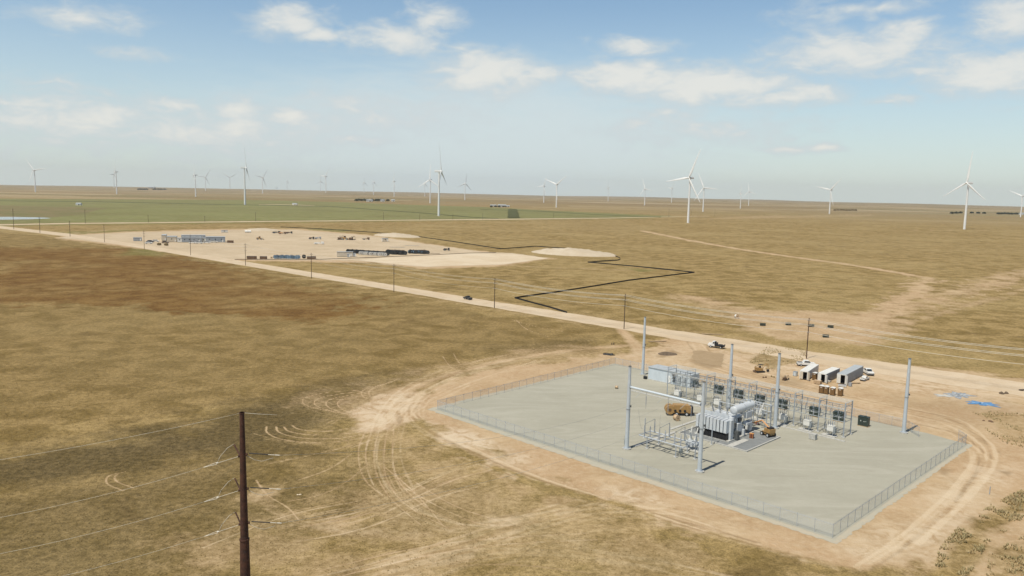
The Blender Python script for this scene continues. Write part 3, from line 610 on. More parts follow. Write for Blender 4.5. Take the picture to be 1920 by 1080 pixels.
# ------------------------------------------------------------------ cable trenches and oil pit
def slab(name,label,cat,u0,v0,u1,v1,z0,h,m):
    x,y=Lw((u0+u1)/2,(v0+v1)/2); o_=MB().box(0,0,0,abs(u1-u0),abs(v1-v0),h).build(name,m); o_.location=(x,y,z0); o_.rotation_euler=(0,0,TH); return tag(o_,label,cat)
tr=[slab('cable_trench','pale concrete trench cover running back from the front left mast',"trench cover",50.4,14.2,51.2,30,.05,.18,M['conc']),
    slab('cable_trench','long pale concrete trench cover along the foot of the switch rack','trench cover',20,53.6,80.5,54.2,.05,.14,M['conc']),
    slab('cable_trench','pale trench cover left of the transformer running to the rack','trench cover',48.4,31,49.2,53.4,.05,.16,M['conc'])]
x,y=Lw(60.5,37.5); pit=thing('oil_containment_pit','dark stone oil pit with pale concrete kerb around the transformer','containment pit',(x,y,.05),TH)
gp=soilmat('pit_stone',(.235,.245,.245),(.19,.20,.20),(.29,.295,.29),1.,.5)
MB().box(0,0,0,17,15,.05).build('stone_bed',gp,pit)
k=MB(); k.box(0,-7.6,0,17.6,.3,.3).box(0,7.6,0,17.6,.3,.3).box(-8.65,0,0,.3,14.9,.3).box(8.65,0,0,.3,14.9,.3); k.build('kerb',M['conc'],pit)
MB().box(-1.8,1.,.04,9.,11.6,.25).build('foundation',M['conc'],pit); MB().box(4.3,-3.6,.04,1.5,7.6,.12).build('walkway_slab',M['conc'],pit)
# ------------------------------------------------------------------ transformer
x,y=Lw(58.6,38.2); tf=thing('power_transformer','large pale grey power transformer with finned radiators and round conservator tank','transformer',(x,y,.30),TH)
MB().box(0,0,.3,6.0,5.4,3.9).box(0,0,4.2,6.3,5.7,.12).box(0,0,0,5.6,4.8,.3).build('main_tank',M['greypaint'],tf)
rb=MB().cyl((-3.8,-3.1,4.25),(3.8,-3.1,4.25),.13).cyl((-3.8,-3.1,1.2),(3.8,-3.1,1.2),.13).cyl((-2.5,-2.6,4.2),(-2.5,-3.4,4.2),.15).cyl((2.5,-2.6,4.2),(2.5,-3.4,4.2),.15); rb.build('header_pipe',M['greypaint'],tf)
for j in range(9):
    r_=MB(); u_=-3.6+j*.9
    for q in range(4): r_.box(u_-.3+q*.2,-4.6,1.75,.06,2.1,2.8)
    r_.box(u_,-4.6,4.45,.72,2.14,.09).box(u_,-4.6,1.7,.72,2.14,.07)
    r_.box(u_,-5.7,1.75,.70,.05,2.75)
    r_.build('radiator',M['greypaint'],tf)
fan=MB()
for j in range(9):
    u_=-3.6+j*.9; fan.cyl((u_,-4.9,1.6),(u_,-4.9,1.1),.40,.40,12).box(u_,-4.0,.62,.5,.5,.5)
fan.box(0,-4.6,0.05,7.7,1.7,1.1).build('cooling_fans',M['black'],tf)
sf=MB()
for j in range(8): sf.bar((-3.9+j*1.1,-5.5,0),(-3.9+j*1.1,-5.5,1.3),.07)
sf.build('radiator_legs',M['black'],tf)
for k_,(a_,b2_,c2_,w_,d2_,h2_,mm) in enumerate([(3.4,-1.3,2.2,.8,.9,1.1,'darkgrey'),(3.35,1.2,3.2,.5,1.2,.7,'darkgrey'),(3.6,3.4,.3,.9,.7,1.2,'darkgrey'),(4.4,1.3,.1,.6,.5,1.4,'greypaint'),(3.2,-.4,.5,.5,.8,1.3,'black'),(4.2,3.1,1.1,.5,.5,.8,'contw'),(-3.3,1.,1.,.7,1.6,2.,'darkgrey'),(-3.2,-1.2,2.5,.5,.8,1.2,'greypaint')]):
    MB().box(a_,b2_,c2_,w_,d2_,h2_).build('equipment_box',M[mm],tf)
for k_ in range(7):
    a_=-2.4+k_*.8; MB().tube([(3.2,a_,4.0),(3.5,a_,3.6),(3.55,a_,2.),(3.7,a_+.3,.2)],.045).build('conduit',M['galvd'],tf)
for k_ in range(6): MB().box(-2.6+k_*1.05,2.76,1.,.12,.12,3.1).build('tank_stiffener',M['greypaint'],tf); MB().box(3.06,-2.2+k_*.85,1.,.12,.12,3.1).build('tank_stiffener',M['greypaint'],tf)
# cabinet, stairs, conservator
MB().box(4.05,-3.9,.0,.75,1.2,4.6).build('control_cabinet',M['greypaint'],tf)
MB().box(3.5,.2,1.0,1.0,2.0,2.0).box(3.3,2.2,.4,.7,1.2,1.6).build('side_cabinet',M['greypaint'],tf)
MB().box(4.8,-2.4,0,.9,.9,1.9).build('marshalling_box',M['darkgrey'],tf)
cv=MB().cyl((3.0,-1.2,6.1),(3.0,6.9,6.1),.95,.95,20); cv.dome(3.0,6.9,6.1,.93,.28,.93,16,4,True).dome(3.,-1.2,6.1,.93,.28,.93,16,4,True)
cv.build('conservator_tank',M['greypaint'],tf)
MB().cyl((3.,2.7,6.1),(3.,2.82,6.1),1.0,1.0,20).cyl((3.,5.9,7.0),(3.,5.9,7.5),.3,.3,10).build('tank_band',M['galv'],tf)
for v_ in (0.,3.,6.2): MB().bar((2.9,v_,4.2),(3.0,v_,5.3),.15).bar((4.,v_,1.2),(3.05,v_,5.3),.1).build('tank_support',M['greypaint'],tf)
MB().bar((3.4,6.7,.0),(3.2,6.7,5.4),.14).build('tank_support',M['greypaint'],tf)
MB().box(3.9,4.2,3.6,.5,2.6,1.5).box(3.6,4.2,2.0,1.4,2.2,.5).box(3.4,5.4,.3,1.2,1.2,2.2).build('tap_changer',M['greypaint'],tf)
lad=MB()
for s_ in (-.22,.22): lad.bar((4.4,-2.2+s_,.1),(3.3,-2.2+s_,4.4),.04)
for q in range(11): lad.bar((4.4-.1*q,-2.42,.4+.38*q),(4.4-.1*q,-1.98,.4+.38*q),.03)
lad.build('ladder',M['galv'],tf)
for j in range(3):
    for s_,hh,lean,v_ in ((1,2.6,-.9,-1.2),(1,1.4,.5,1.6)):
        a=Vector((-1.9+j*1.7,v_,4.3)); b_=a+Vector(((j-1)*.35,lean,hh))
        p_=MB().cyl(a,a.lerp(b_,.2),.26,.2,10).cyl(a,b_,.09,.07,8)
        for q in range(10): p_.cyl(a.lerp(b_,.2+q*.075),a.lerp(b_,.24+q*.075),.2-.006*q,.14,8)
        p_.build('bushing',M['insul'],tf)
        if hh>2: MB().cyl(a+Vector((.6,-.9,-.1)),a+Vector((.6,-1.1,1.5)),.12,.1,8).cyl(a+Vector((.6,-.9,-.1)),a+Vector((.6,-.9,.1)),.2,.2,8).build('surge_arrester',M['contw'],tf)
tp=MB().box(-.4,-2.75,4.3,6.2,.1,.9).bar((-3,2.6,4.3),(-3,2.6,6.3),.1).bar((1.6,2.6,4.3),(1.6,2.6,6.3),.1).bar((-3,2.6,6.3),(1.6,2.6,6.3),.1).tube([(-3,0,4.5),(0,.3,4.9),(2.2,0,5.3)],.09)
tp.build('top_frame',M['greypaint'],tf)
# leaning pale arrester stacks behind the transformer
x,y=Lw(60.5,48.6); bs=thing('low_voltage_bus_stand','grey steel bus stand with leaning pale cable terminations behind the transformer','bus stand',(x,y,.055),TH)
q_=MB()
for a in (-3.6,0,3.4):
    q_.bar((a,0,0),(a,0,5.6),.17); q_.bar((a,2.2,0),(a,2.2,5.6),.17); q_.bar((a,0,5.5),(a,2.2,5.5),.14)
for z_ in (3.9,5.6): q_.bar((-3.6,0,z_),(3.4,0,z_),.14); q_.bar((-3.6,2.2,z_),(3.4,2.2,z_),.14)
q_.build('steel_frame',M['galv'],bs)
for k in range(3):
    for d_ in (0,3.3):
        a=Vector((-2.9+k*.75+d_,-.3,4.2)); p_=MB().cyl(a,a+Vector((.25,1.0,2.1)),.11,.09,8)
        for q in range(7): p_.cyl(a.lerp(a+Vector((.25,1.,2.1)),.1+q*.12),a.lerp(a+Vector((.25,1.,2.1)),.15+q*.12),.18,.13,8)
        p_.build('insulator_post',M['insul'],bs)
for k in (-.4,1.9): MB().cyl((k,-1.,3.4),(k+.9,-.5,6.6),.17,.14,8).build('cable_termination',M['contw'],bs)
# ------------------------------------------------------------------ switch rack
NB=8; BU=6.08; UU0=30.3; RV0,RV1=56.7,60.7; RH=8.15
x,y=Lw(UU0,RV0); rack=thing('steel_bus_rack','long galvanised steel bus rack of eight open bays','switch rack',(x,y,.055),TH)
D=RV1-RV0; LT=NB*BU
for i in range(NB+1):
    u_=i*BU; p_=MB()
    for v_ in (0,D):
        p_.bar((u_,v_,.15),(u_,v_,RH),.21)
    p_.bar((u_,0,RH),(u_,D,RH),.16).bar((u_,0,RH-.9),(u_,D,RH-.9),.08)
    for q in range(1,5): p_.bar((u_,D*q/5,RH),(u_,D*q/5,RH-.9),.06)
    p_.bar((u_,0,3.6),(u_,D,3.6),.10); p_.build('portal_frame',M['galv'],rack)
    [MB().box(u_,v_,0,.9,.9,.18).build('footing',M['conc'],rack) for v_ in (0,D)]
for v_,z_,w in ((0,RH-1.5,.12),(D,RH-1.5,.12),(0,3.7,.12),(D,3.7,.12),(D,5.1,.08)):
    MB().bar((0,v_,z_),(LT,v_,z_),w).build('long_beam',M['galvd'],rack)
for k in range(6):
    v_=D*(k+.3)/5.6; MB().cyl((-.4,v_,RH+.12),(LT+.4,v_,RH+.12),.05,n=6).build('bus_pipe',M['wire'],rack)
for k in range(3):
    MB().cyl((0,.4+k*1.3,RH-2.1),(LT,.4+k*1.3,RH-2.1),.045,n=6).build('bus_pipe',M['wire'],rack)
for i in range(NB):
    for k in range(3):
        for q in (0,D):
            u_=i*BU+1.4+k*1.6; p_=MB().cyl((u_,q,RH-1.5),(u_,q,RH-2.6),.035,n=6)
            for z_ in range(4): p_.cyl((u_,q,RH-1.65-.2*z_),(u_,q,RH-1.75-.2*z_),.12,.08,6)
            p_.build('insulator',M['insul'],rack)
        if k==1:
            MB().bar((u_-1.9,D*.5,4.0),(u_+1.9,D*.5,4.0),.09).bar((u_,0,4.),(u_,D,4.),.09).build('switch_arm',M['galvd'],rack)
        u_=i*BU+1.4+k*1.6; MB().tube([(u_,D*.3,RH-2.1),(u_+.15,D*.25,6),(u_,0.2,4.6),(u_,-.2,3.2)],.025).build('drop_lead',M['wire'],rack)
for i in range(NB):
    for k in range(3):
        u_=i*BU+1.0+k*1.9
        for v_ in (.0,D):
            p_=MB().cyl((u_,v_,3.8),(u_,v_,5.0),.05,n=6)
            for z_ in range(4): p_.cyl((u_,v_,3.95+.25*z_),(u_,v_,4.07+.25*z_),.13,.09,6)
            p_.build('post_insulator',M['insul'],rack)
        MB().bar((u_,-.2,5.05),(u_,D*.55,5.1),.05).bar((u_,D*.55,5.1),(u_,D,5.9),.04).bar((u_,0,RH-1.5),(u_,D,RH-1.5),.06).build('disconnect_blade',M['galvd'],rack)
    MB().bar((i*BU,0,1.2),(i*BU+BU,0,1.2),.07).build('brace',M['galvd'],rack); MB().bar((i*BU,0,3.6),(i*BU+1.2,0,RH-1.5),.05).build('brace',M['galvd'],rack)
# eight feeder breakers under the bays
def breaker(u,label,first=None):
    x,y=Lw(u,55.7)
    if first: return dup(first,(x,y,.055),TH,label)
    t_=thing('feeder_breaker',label,'breaker',(x,y,.055),TH,'feeder breakers under the rack')
    MB().box(0,0,0,3.4,1.9,.16).build('concrete_pad',M['conc'],t_)
    MB().box(.3,0,1.3,1.5,1.1,1.15).prism([(-.5,2.45),(1.1,2.45),(1.0,2.62),(-.4,2.62)],-.6,.6).build('cabinet',M['contw'],t_)
    MB().box(1.2,0,.9,.5,.8,1.2).build('control_box',M['galvd'],t_)
    for a in (-.35,.95):
        for c_ in (-.45,.45): MB().bar((a,c_,.16),(a,c_,1.3),.09).build('leg',M['galv'],t_)
    for s_ in (-1,1):
        for k in range(3):
            a=Vector((-.2+k*.5,s_*.25,2.6)); b_=a+Vector((0,s_*.45,1.0)); p_=MB().cyl(a,b_,.05,.04,6)
            for q in range(5): p_.cyl(a.lerp(b_,.1+q*.17),a.lerp(b_,.17+q*.17),.11,.08,6)
            p_.build('bushing',M['insul'],t_)
    return t_
BUS=[34.0,41.1,46.2,52.2,58.2,64.2,70.4,76.1]
names=['feeder breaker on a white pad below the leftmost rack bay','feeder breaker on its pad in the second rack bay from the left','feeder breaker in the third bay behind the front right mast','feeder breaker in the fourth rack bay behind the transformer top','feeder breaker in the fifth rack bay behind the conservator tank','feeder breaker beside the mast near the orange boom lift','feeder breaker with white cabinet in the second bay from the right','feeder breaker with white cabinet in the rightmost rack bay']
fb_=breaker(BUS[0],names[0])
for u_,n_ in zip(BUS[1:],names[1:]): breaker(u_,n_,fb_)
# cable terminations: arches of cable rising from the ground behind each breaker
def cables(u,label,first=None):
    x,y=Lw(u,58.4)
    if first: return dup(first,(x,y,.055),TH,label)
    t_=thing('cable_riser',label,'cable riser',(x,y,.055),TH,'cable risers under the rack')
    for k in range(6):
        a=-1.3+k*.5; MB().tube([(a,-.9,0),(a-.02,-.85,1.4),(a+.1,-.6,2.5),(a+.15,-.1,3.0),(a+.1,.5,2.6),(a,.8,1.6),(a,.85,0)],.05,6).build('cable',M['cable'],t_)
    MB().bar((-1.6,.85,1.2),(1.6,.85,1.2),.1).bar((-1.6,.85,0),(-1.6,.85,1.2),.1).bar((1.6,.85,0),(1.6,.85,1.2),.1).bar((-1.6,-.9,.9),(1.6,-.9,.9),.08).build('support_rail',M['galvd'],t_)
    return t_
fc_=cables(32.6,'arched pale cables rising under the leftmost rack bay')
for i in range(1,8): cables(32.6+i*BU,'arched pale cables rising under the %s rack bay from the left'%ORD[i],fc_)
# ------------------------------------------------------------------ dark green cabinets behind the rack
def cabinet(px,py,label,first=None,rz=TH):
    x,y=G(px,py)
    if first: return dup(first,(x,y,.055),rz,label)
    t_=thing('green_equipment_cabinet',label,'cabinet',(x,y,.055),rz,'dark green cabinets along the back fence')
    MB().box(0,0,.12,2.4,1.3,2.2).build('cabinet_body',M['green'],t_)
    MB().box(0,0,2.32,2.5,1.4,.1).cyl((.3,0,2.42),(.3,0,2.6),.35,.3,10).build('lid',M['green'],t_)
    MB().box(0,0,0,2.6,1.5,.12).build('base',M['lumber'],t_)
    MB().box(-.5,-.67,1.2,.16,.03,.3).box(.3,-.67,1.2,.3,.03,.12).box(.7,-.67,1.3,.2,.03,.1).build('label_plate',M['greenl'],t_)
    MB().box(0,-.67,.3,.06,.03,1.8).build('door_seam',M['black'],t_)
    return t_
cb=cabinet(1619,799,'dark green cabinet standing alone right of the steel rack by the fence')
for n_,(px,py) in zip(('leftmost dark green cabinet beside the pale control building','dark green cabinet behind the third rack bay','dark green cabinet left of the middle mast behind the fourth bay','dark green cabinet right of the middle mast behind the fifth bay','dark green cabinet behind the mast near the boom lift','dark green cabinet seen through the second bay from the right','dark green cabinet seen through the rightmost rack bay'),
    [(1301,726),(1347,739),(1384,748),(1424,758),(1466,767),(1527,781),(1572,790)]): cabinet(px,py,n_,cb)
# ------------------------------------------------------------------ control building
x,y=Lw(22.4,71.3); cbu=thing('control_building','pale blue flat roofed control building behind the left end of the rack','building',(x,y,.055),TH)
MB().box(0,0,.2,14.6,4.6,3.5).build('wall',M['bldg'],cbu); MB().box(0,0,0,15,5,.2).build('foundation',M['conc'],cbu)
MB().prism([(-7.5,3.7),(7.5,3.7),(7.5,3.85),(0,3.95),(-7.5,3.85)],-2.5,2.5).build('roof',M['bldgr'],cbu)
MB().box(-.6,-2.33,.2,.1,.06,3.5).box(.2,-2.34,.3,1.,.05,2.1).build('door',M['white'],cbu)
for k in range(3):
    MB().box(1.9,-2.5,.9+k*.85,.7,.4,.6).build('vent',M['darkgrey'],cbu)
for k in (3.6,5.4): MB().box(k,-2.55,.6,1.2,.5,2.3).build('air_conditioner',M['bldgr'],cbu)
# ------------------------------------------------------------------ vehicles
def wheel(mb_x,mb_y,r,w,par,name='wheel'):
    o_=MB().cyl((mb_x,mb_y-w/2,r),(mb_x,mb_y+w/2,r),r,r,14).build(name,M['rubber'],par)
    s_=1 if mb_y>0 else -1
    MB().cyl((mb_x,mb_y+s_*(w/2),r),(mb_x,mb_y+s_*(w/2+.02),r),r*.55,r*.5,10).build('rim',M['greypaint'],o_)
def pickup(loc,rz,label,paint,flat=False):
    """nose towards +x"""
    t_=thing('flatbed_truck' if flat else 'pickup_truck',label,'truck',loc,rz)
    if flat:
        MB().prism([(.9,.65),(2.9,.65),(2.95,1.15),(2.85,1.4),(1.75,1.55),(1.3,2.3),(.55,2.35),(.45,.65)],-.98,.98).build('cab',paint,t_)
        MB().prism([(1.35,1.55),(1.66,1.55),(1.28,2.2),(1.0,2.2)],-.99,-.975).prism([(.6,1.55),(1.2,1.55),(.95,2.2),(.6,2.2)],-.99,.99).build('side_window',M['glass'],t_)
        MB().box(-1.35,0,.95,3.3,2.3,.14).build('flat_bed',M['chassis'],t_)
        b_=MB()
        for k in range(5): b_.bar((-2.9,-1.1+k*.55,1.05),(-2.9,-1.1+k*.55,1.5),.05)
        b_.box(.32,0,1.05,.1,2.2,1.2).box(-.1,0,1.1,.6,1.8,.8).box(-1.6,.3,1.09,1.4,1.2,.35).box(-2.92,0,1.4,.06,2.3,.1)
        b_.build('load',M['chassis'],t_)
        MB().box(-.3,0,.55,5.4,.9,.35).box(2.95,0,.5,.15,1.9,.3).build('chassis',M['chassis'],t_)
    else:
        MB().prism([(2.8,.5),(2.85,1.05),(1.55,1.2),(-2.75,1.2),(-2.8,.5)],-.98,.98).build('body',paint,t_)
        MB().prism([(1.45,1.2),(.75,1.82),(-.75,1.85),(-.95,1.2)],-.86,.86).build('cab',paint,t_)
        MB().prism([(1.3,1.24),(.75,1.74),(-.65,1.76),(-.8,1.24)],-.88,.88).add([(1.50,-.8,1.22),(1.50,.8,1.22),(.82,.72,1.8),(.82,-.72,1.8)],[(0,1,2,3)]).build('window',M['glass'],t_)
        MB().box(-1.95,0,1.14,1.5,1.6,.08).build('bed_liner',M['darkgrey'],t_)
        MB().box(2.85,0,.45,.14,1.9,.25).box(-2.85,0,.45,.14,1.9,.22).build('bumper',M['darkgrey'],t_)
        for s_ in (-.75,.75): MB().box(2.84,s_,.85,.06,.35,.18).build('headlight',M['contw'],t_)
    for xx in (1.85,-1.8):
        for s_ in (-.9,.9): wheel(xx,s_,.4,.28,t_)
    return t_
def yaw(p,q): a=G(*p); b_=G(*q); return math.atan2(a[1]-b_[1],a[0]-b_[0])   # heading of nose p from tail q
def at(px,py): return G(px,py)+(.03,)
pickup(at(877,561.5),yaw((868,559),(887,563)),'dark pickup truck driving along the pale dirt road',M['chassis'])
pickup(at(1343,652),yaw((1328,650),(1358,653.5)),'white cab flatbed truck with black bed parked below the road',M['white'],True)
pickup(at(1511,686),yaw((1524,686),(1499,685)),'white pickup parked behind the leftmost storage container',M['white'])
pickup(at(1627,701.5),yaw((1640,709),(1617,695)),'large white pickup at the rear end of the long grey container',M['white'])
pickup(at(1621,713),yaw((1631,709),(1612,716)),'small white utility vehicle beside the rear of the grey container',M['white']).scale=(.72,.72,.72)
# ------------------------------------------------------------------ storage containers
def container(fu,fv,bu_,bv_,W_,H_,label,side,roof,door):
    L_=math.hypot(bu_-fu,bv_-fv); x,y=Lw((fu+bu_)/2,(fv+bv_)/2); t_=thing('storage_container',label,'container',(x,y,.03),TH+math.atan2(fu-bu_,bv_-fv))
    b_=MB().box(-W_/2+.06,0,.15,.12,L_,H_).box(W_/2-.06,0,.15,.12,L_,H_).box(0,L_/2-.06,.15,W_-.24,.12,H_)
    n=int(L_/.55)
    for k in range(n): b_.box(W_/2+.02,-L_/2+.4+k*(L_-.8)/max(1,n-1),.3,.06,.25,H_-.4); b_.box(-W_/2-.02,-L_/2+.4+k*(L_-.8)/max(1,n-1),.3,.06,.25,H_-.4)
    b_.build('side_wall',side,t_)
    MB().box(0,0,.15+H_,W_+.05,L_+.05,.08).build('roof',roof,t_)
    MB().box(0,0,.1,W_-.25,L_-.2,.1).box(0,.6,.2,W_-.3,L_-1.4,H_-.15).build('interior',M['interior'],t_)
    MB().box(-W_/4-.12,-L_/2,.2,W_/2-.2,.1,H_-.08).build('door',door,t_)
    MB().box(0,-L_/2,H_-.05,W_-.1,.12,.2).box(-W_/2+.08,-L_/2,.15,.16,.14,H_).box(W_/2-.12,-L_/2-.01,.15,.24,.14,H_).build('door_frame',M['contw'],t_)
    d_=MB().box(W_/4,0,0,W_/2-.1,.08,H_-.1).build('door',door,t_); d_.location=(W_/2,-L_/2-.05,.2); d_.rotation_euler=(0,0,-.9)
    f_=MB(); 
    for a in (-W_/2+.2,W_/2-.2):
        for c_ in (-L_/2+.3,L_/2-.3): f_.box(a,c_,0,.25,.25,.15)
    f_.build('skid',M['lumber'],t_); return t_
container(46.3,105.8,43.9,118.6,2.4,2.5,'short white storage container, leftmost of the three by the road',M['contw'],M['contw'],M['tan'])
container(51.4,107,50.6,118.8,2.4,2.5,'white roofed container with open door, middle of the three',M['contg'],M['contw'],M['contw'])
container(56.2,109.6,54.6,126.6,2.6,2.8,'long grey container with open rear door, rightmost of the three',M['contg'],M['bldgr'],M['contw'])
# portable toilets
def toilet(px,py,label,first=None):
    x,y=G(px,py)
    if first: return dup(first,(x,y,.03),TH+random.uniform(-.08,.08),label)
    t_=thing('portable_toilet',label,'portable toilet',(x,y,.03),TH,'brown portable toilets')
    MB().box(0,0,.1,1.15,1.15,2.).build('cabin',M['pottyb'],t_); MB().box(0,-.59,.2,.8,.04,1.7).build('door',M['pottyb'],t_)
    MB().prism([(-.62,2.1),(.62,2.1),(.5,2.25),(0,2.34),(-.5,2.25)],-.62,.62).build('roof',M['pottyw'],t_)
    MB().box(.05,-.62,1.7,.45,.02,.14).build('vent',M['pottyw'],t_); MB().box(0,0,0,1.2,1.2,.1).build('skid',M['black'],t_); return t_
t0=toilet(1575.5,742,'brown portable toilet, rightmost of the row near the rack')
for q in ((1540,737,'brown portable toilet, leftmost of the row near the rack'),(1549,738.5,'brown portable toilet, second from the left in the row'),(1561,741,'brown portable toilet, third from the left, door ajar'),(1527.5,712,'brown portable toilet standing alone between two white containers')): toilet(*q,t0)
# small site objects
def crate(px,py,sx_,sy_,sz_,rz,label,cat,name,m,m2=None):
    x,y=G(px,py); t_=thing(name,label,cat,(x,y,.04),rz); b_=MB()
    n=max(2,int(sx_/.3))
    b_.box(0,0,.12,sx_,sy_,sz_); b_.build('box_body',m,t_); r_=MB()
    for k in (-1,0,1): r_.box(k*sx_*.4,0,0,.12,sy_,.12)
    r_.box(0,0,sz_+.12,sx_*1.03,sy_*1.03,.05).box(-sx_*.3,-sy_/2-.02,.14,.08,.04,sz_-.03).box(sx_*.3,-sy_/2-.02,.14,.08,.04,sz_-.03)
    r_.build('trim',m2 or m,t_); return t_
crate(1533,720,2.,1.2,.9,TH,'tan wooden crate in front of the middle container','crate','wooden_crate',M['lumber'],M['reelp'])
crate(1524,824,1.5,1.2,1.2,TH,'grey concrete block sitting in front of the rack','block','concrete_block',M['conc'])
crate(1409,822,.9,.8,1.,TH+.3,'dark red toolbox on the edge of the oil pit','toolbox','tool_box',M['redp'],M['orange'])
crate(1210,711,1.,.7,.7,TH,'small black box at the foot of the back corner mast','box','equipment_box',M['black'])
crate(1553,716,1.4,1.,.6,TH,'white machine crate between middle and grey containers','crate','machine_crate',M['contw'],M['black'])
crate(1579,725,2.2,1.2,.35,TH+.4,'white and grey pallet of parts below the grey container door','pallet','loaded_pallet',M['contw'],M['contg'])
crate(1594,724.5,.8,.8,.9,TH,'small grey cabinet beside the grey container','cabinet','small_cabinet',M['contg'])
crate(1491,705,1.1,1.1,1.25,TH,'translucent pale liquid tote left of the white container','tote','liquid_tote',M['bldg'],M['galvd'])
def lumber(px,py,L_,rz,label,n=4,m='lumber'):
    x,y=G(px,py); t_=thing('plank_stack',label,'planks',(x,y,.03),rz); b_=MB()
    for k in range(n): b_.box(random.uniform(-.3,.3),-.4+k*.3,.12,L_*random.uniform(.85,1),.24,.16)
    b_.build('plank',M[m],t_); MB().box(-L_*.3,0,0,.15,1.5,.12).box(L_*.3,0,0,.15,1.5,.12).build('bearer',M['wood'],t_)
lumber(1232,641,7.5,.25,'stack of pale timber planks on dirt below the road')
lumber(1336,627.5,9,-.1,'long timber beams lying beside the road above the white truck',3)
lumber(1602,719,3.5,TH+.9,'loose boards lying beside the grey container',3)
lumber(1919,732,3,.2,'dark timber scrap at the roadside on the right edge',3,'wood')
def debris(px,py,w,label,m='mud',n=5,h=.5):
    x,y=G(px,py); b_=MB()
    for k in range(n): b_.dome(random.uniform(-w/2,w/2),random.uniform(-w/3,w/3),0,w*random.uniform(.15,.3),w*random.uniform(.12,.25),h*random.uniform(.5,1),9,3,False,.25)
    o_=b_.build('debris_pile',M[m]); o_.location=(x,y,.01); return tag(o_,label,'debris')
debris(1143,665,3.5,'dark debris pile on the dirt left of the back mast','black',6)
debris(1149,646,1.,'small dark lump above the dark debris pile','mud',2,.9)
debris(1432,708,1.2,'small brown dirt clod pile near the excavator','brownm',3)
debris(1447,707,1.4,'low dry tuft of soil right of the excavator','leafd',3)
debris(559,928,1.2,'small pale stone lying in the grass right of the rust pole','pale',3,.12)
debris(1883,738,2.5,'dark brush pile on the roadside at the right','mud',5)
debris(1853,790,2.,'brown soil lump on the bare lot at the right','brownm',4,.4)
# excavator
def excavator(px,py,rz,label,s_=1.,m='yellow'):
    x,y=G(px,py); t_=thing('excavator',label,'excavator',(x,y,.03),rz); t_.scale=(s_,)*3
    for k in (-.75,.75): MB().prism([(-1.3,0),(1.3,0),(1.6,.3),(1.3,.6),(-1.3,.6),(-1.6,.3)],k-.22,k+.22).build('track',M['chassis'],t_)
    MB().box(-.3,0,.65,2.2,1.7,.8).box(-1.1,0,1.45,.8,1.6,.25).build('body',M[m],t_)
    c_=MB()
    for a in (-.1,.95):
        for b_ in (-.1,.8): c_.bar((a,b_,1.4),(a,b_,2.45),.07)
    c_.box(.42,.35,2.45,1.2,1.05,.1).build('canopy',M['chassis'],t_)
    MB().box(.3,.35,1.4,.5,.5,.6).build('seat',M['black'],t_)
    MB().cyl((.9,-.3,1.2),(2.0,-.3,2.9),.16,.14,4).cyl((2.0,-.3,2.9),(2.9,-.3,2.6),.14,.12,4).build('boom',M[m],t_)
    MB().cyl((2.9,-.3,2.6),(3.0,-.3,.9),.12,.1,4).build('stick',M[m],t_)
    MB().prism([(2.7,.9),(3.3,.9),(3.2,.3),(2.8,.15),(2.5,.4)],-.6,0).build('bucket',M['chassis'],t_)
    MB().box(-1.9,0,.15,.12,1.9,.45).bar((-1.9,.4,.4),(-1.1,.4,.4),.08).bar((-1.9,-.4,.4),(-1.1,-.4,.4),.08).build('blade',M['brownm'],t_)
    return t_
excavator(1424,698,.25,'small yellow excavator with curled boom on the dirt lot',.95)
excavator(1472,713,.6,'small dark brown mini loader between excavator and white container',.5,'brownm')
def loader(px,py,rz,label,s_=1.):
    x,y=G(px,py); t_=thing('wheel_loader',label,'loader',(x,y,.055),rz); t_.scale=(s_,)*3
    MB().prism([(-3,.9),(-3,1.9),(-1,2.2),(.6,2.0),(.8,1.),(.6,.8)],-.95,.95).build('body',M['yellow'],t_)
    MB().box(-.1,0,2.0,1.4,1.3,1.0).build('cab',M['glass'],t_); MB().box(-.1,0,3.0,1.6,1.5,.12).build('roof',M['yellow'],t_)
    for a in (-2.,1.4):
        for b_ in (-1.05,1.05): wheel(a,b_,.75,.5,t_)
    MB().box(1.2,0,.7,1.6,1.,.5).bar((.7,.5,1.6),(3.,.5,.7),.2).bar((.7,-.5,1.6),(3.,-.5,.7),.2).build('lift_arm',M['yellow'],t_)
    MB().prism([(2.9,.2),(3.9,.2),(3.0,1.2),(2.8,1.1)],-1.3,1.3).build('bucket',M['brownm'],t_); return t_
# the big tan machine left of the transformer: a cable puller with drum and engine hood
x,y=Lw(43.2,43.3); cp=thing('tensioner_machine','big tan wheeled cable tensioner with round drums beside the transformer','machine',(x,y,.055),math.radians(-2))
MB().box(.4,0,.8,4.6,2.1,1.5).prism([(-1.8,2.3),(2.4,2.3),(2.2,2.75),(-1.6,2.75)],-1.0,1.).build('hood',M['yellow'],cp)
MB().box(0,0,.5,6.4,1.4,.3).bar((3.2,0,.6),(4.6,0,.6),.15).build('chassis',M['brownm'],cp)
for s_ in (-1,1): MB().cyl((-2.6,s_*.25,1.5),(-2.6,s_*1.1,1.5),1.15,1.15,20).build('drum',M['yellow'],cp)
MB().cyl((-2.6,-1.14,1.5),(-2.6,1.14,1.5),.4,.4,12).build('drum_hub',M['brownm'],cp)
for k in (-1.3,-.1,1.1): MB().cyl((k,-1.1,1.35),(k,-1.15,1.35),.32,.32,10).build('gauge',M['black'],cp)
for a in (-.9,1.6):
    for b_ in (-1.,1.): wheel(a,b_,.5,.3,cp)
MB().box(2.95,0,.9,.5,1.7,1.5).build('radiator_grille',M['black'],cp)
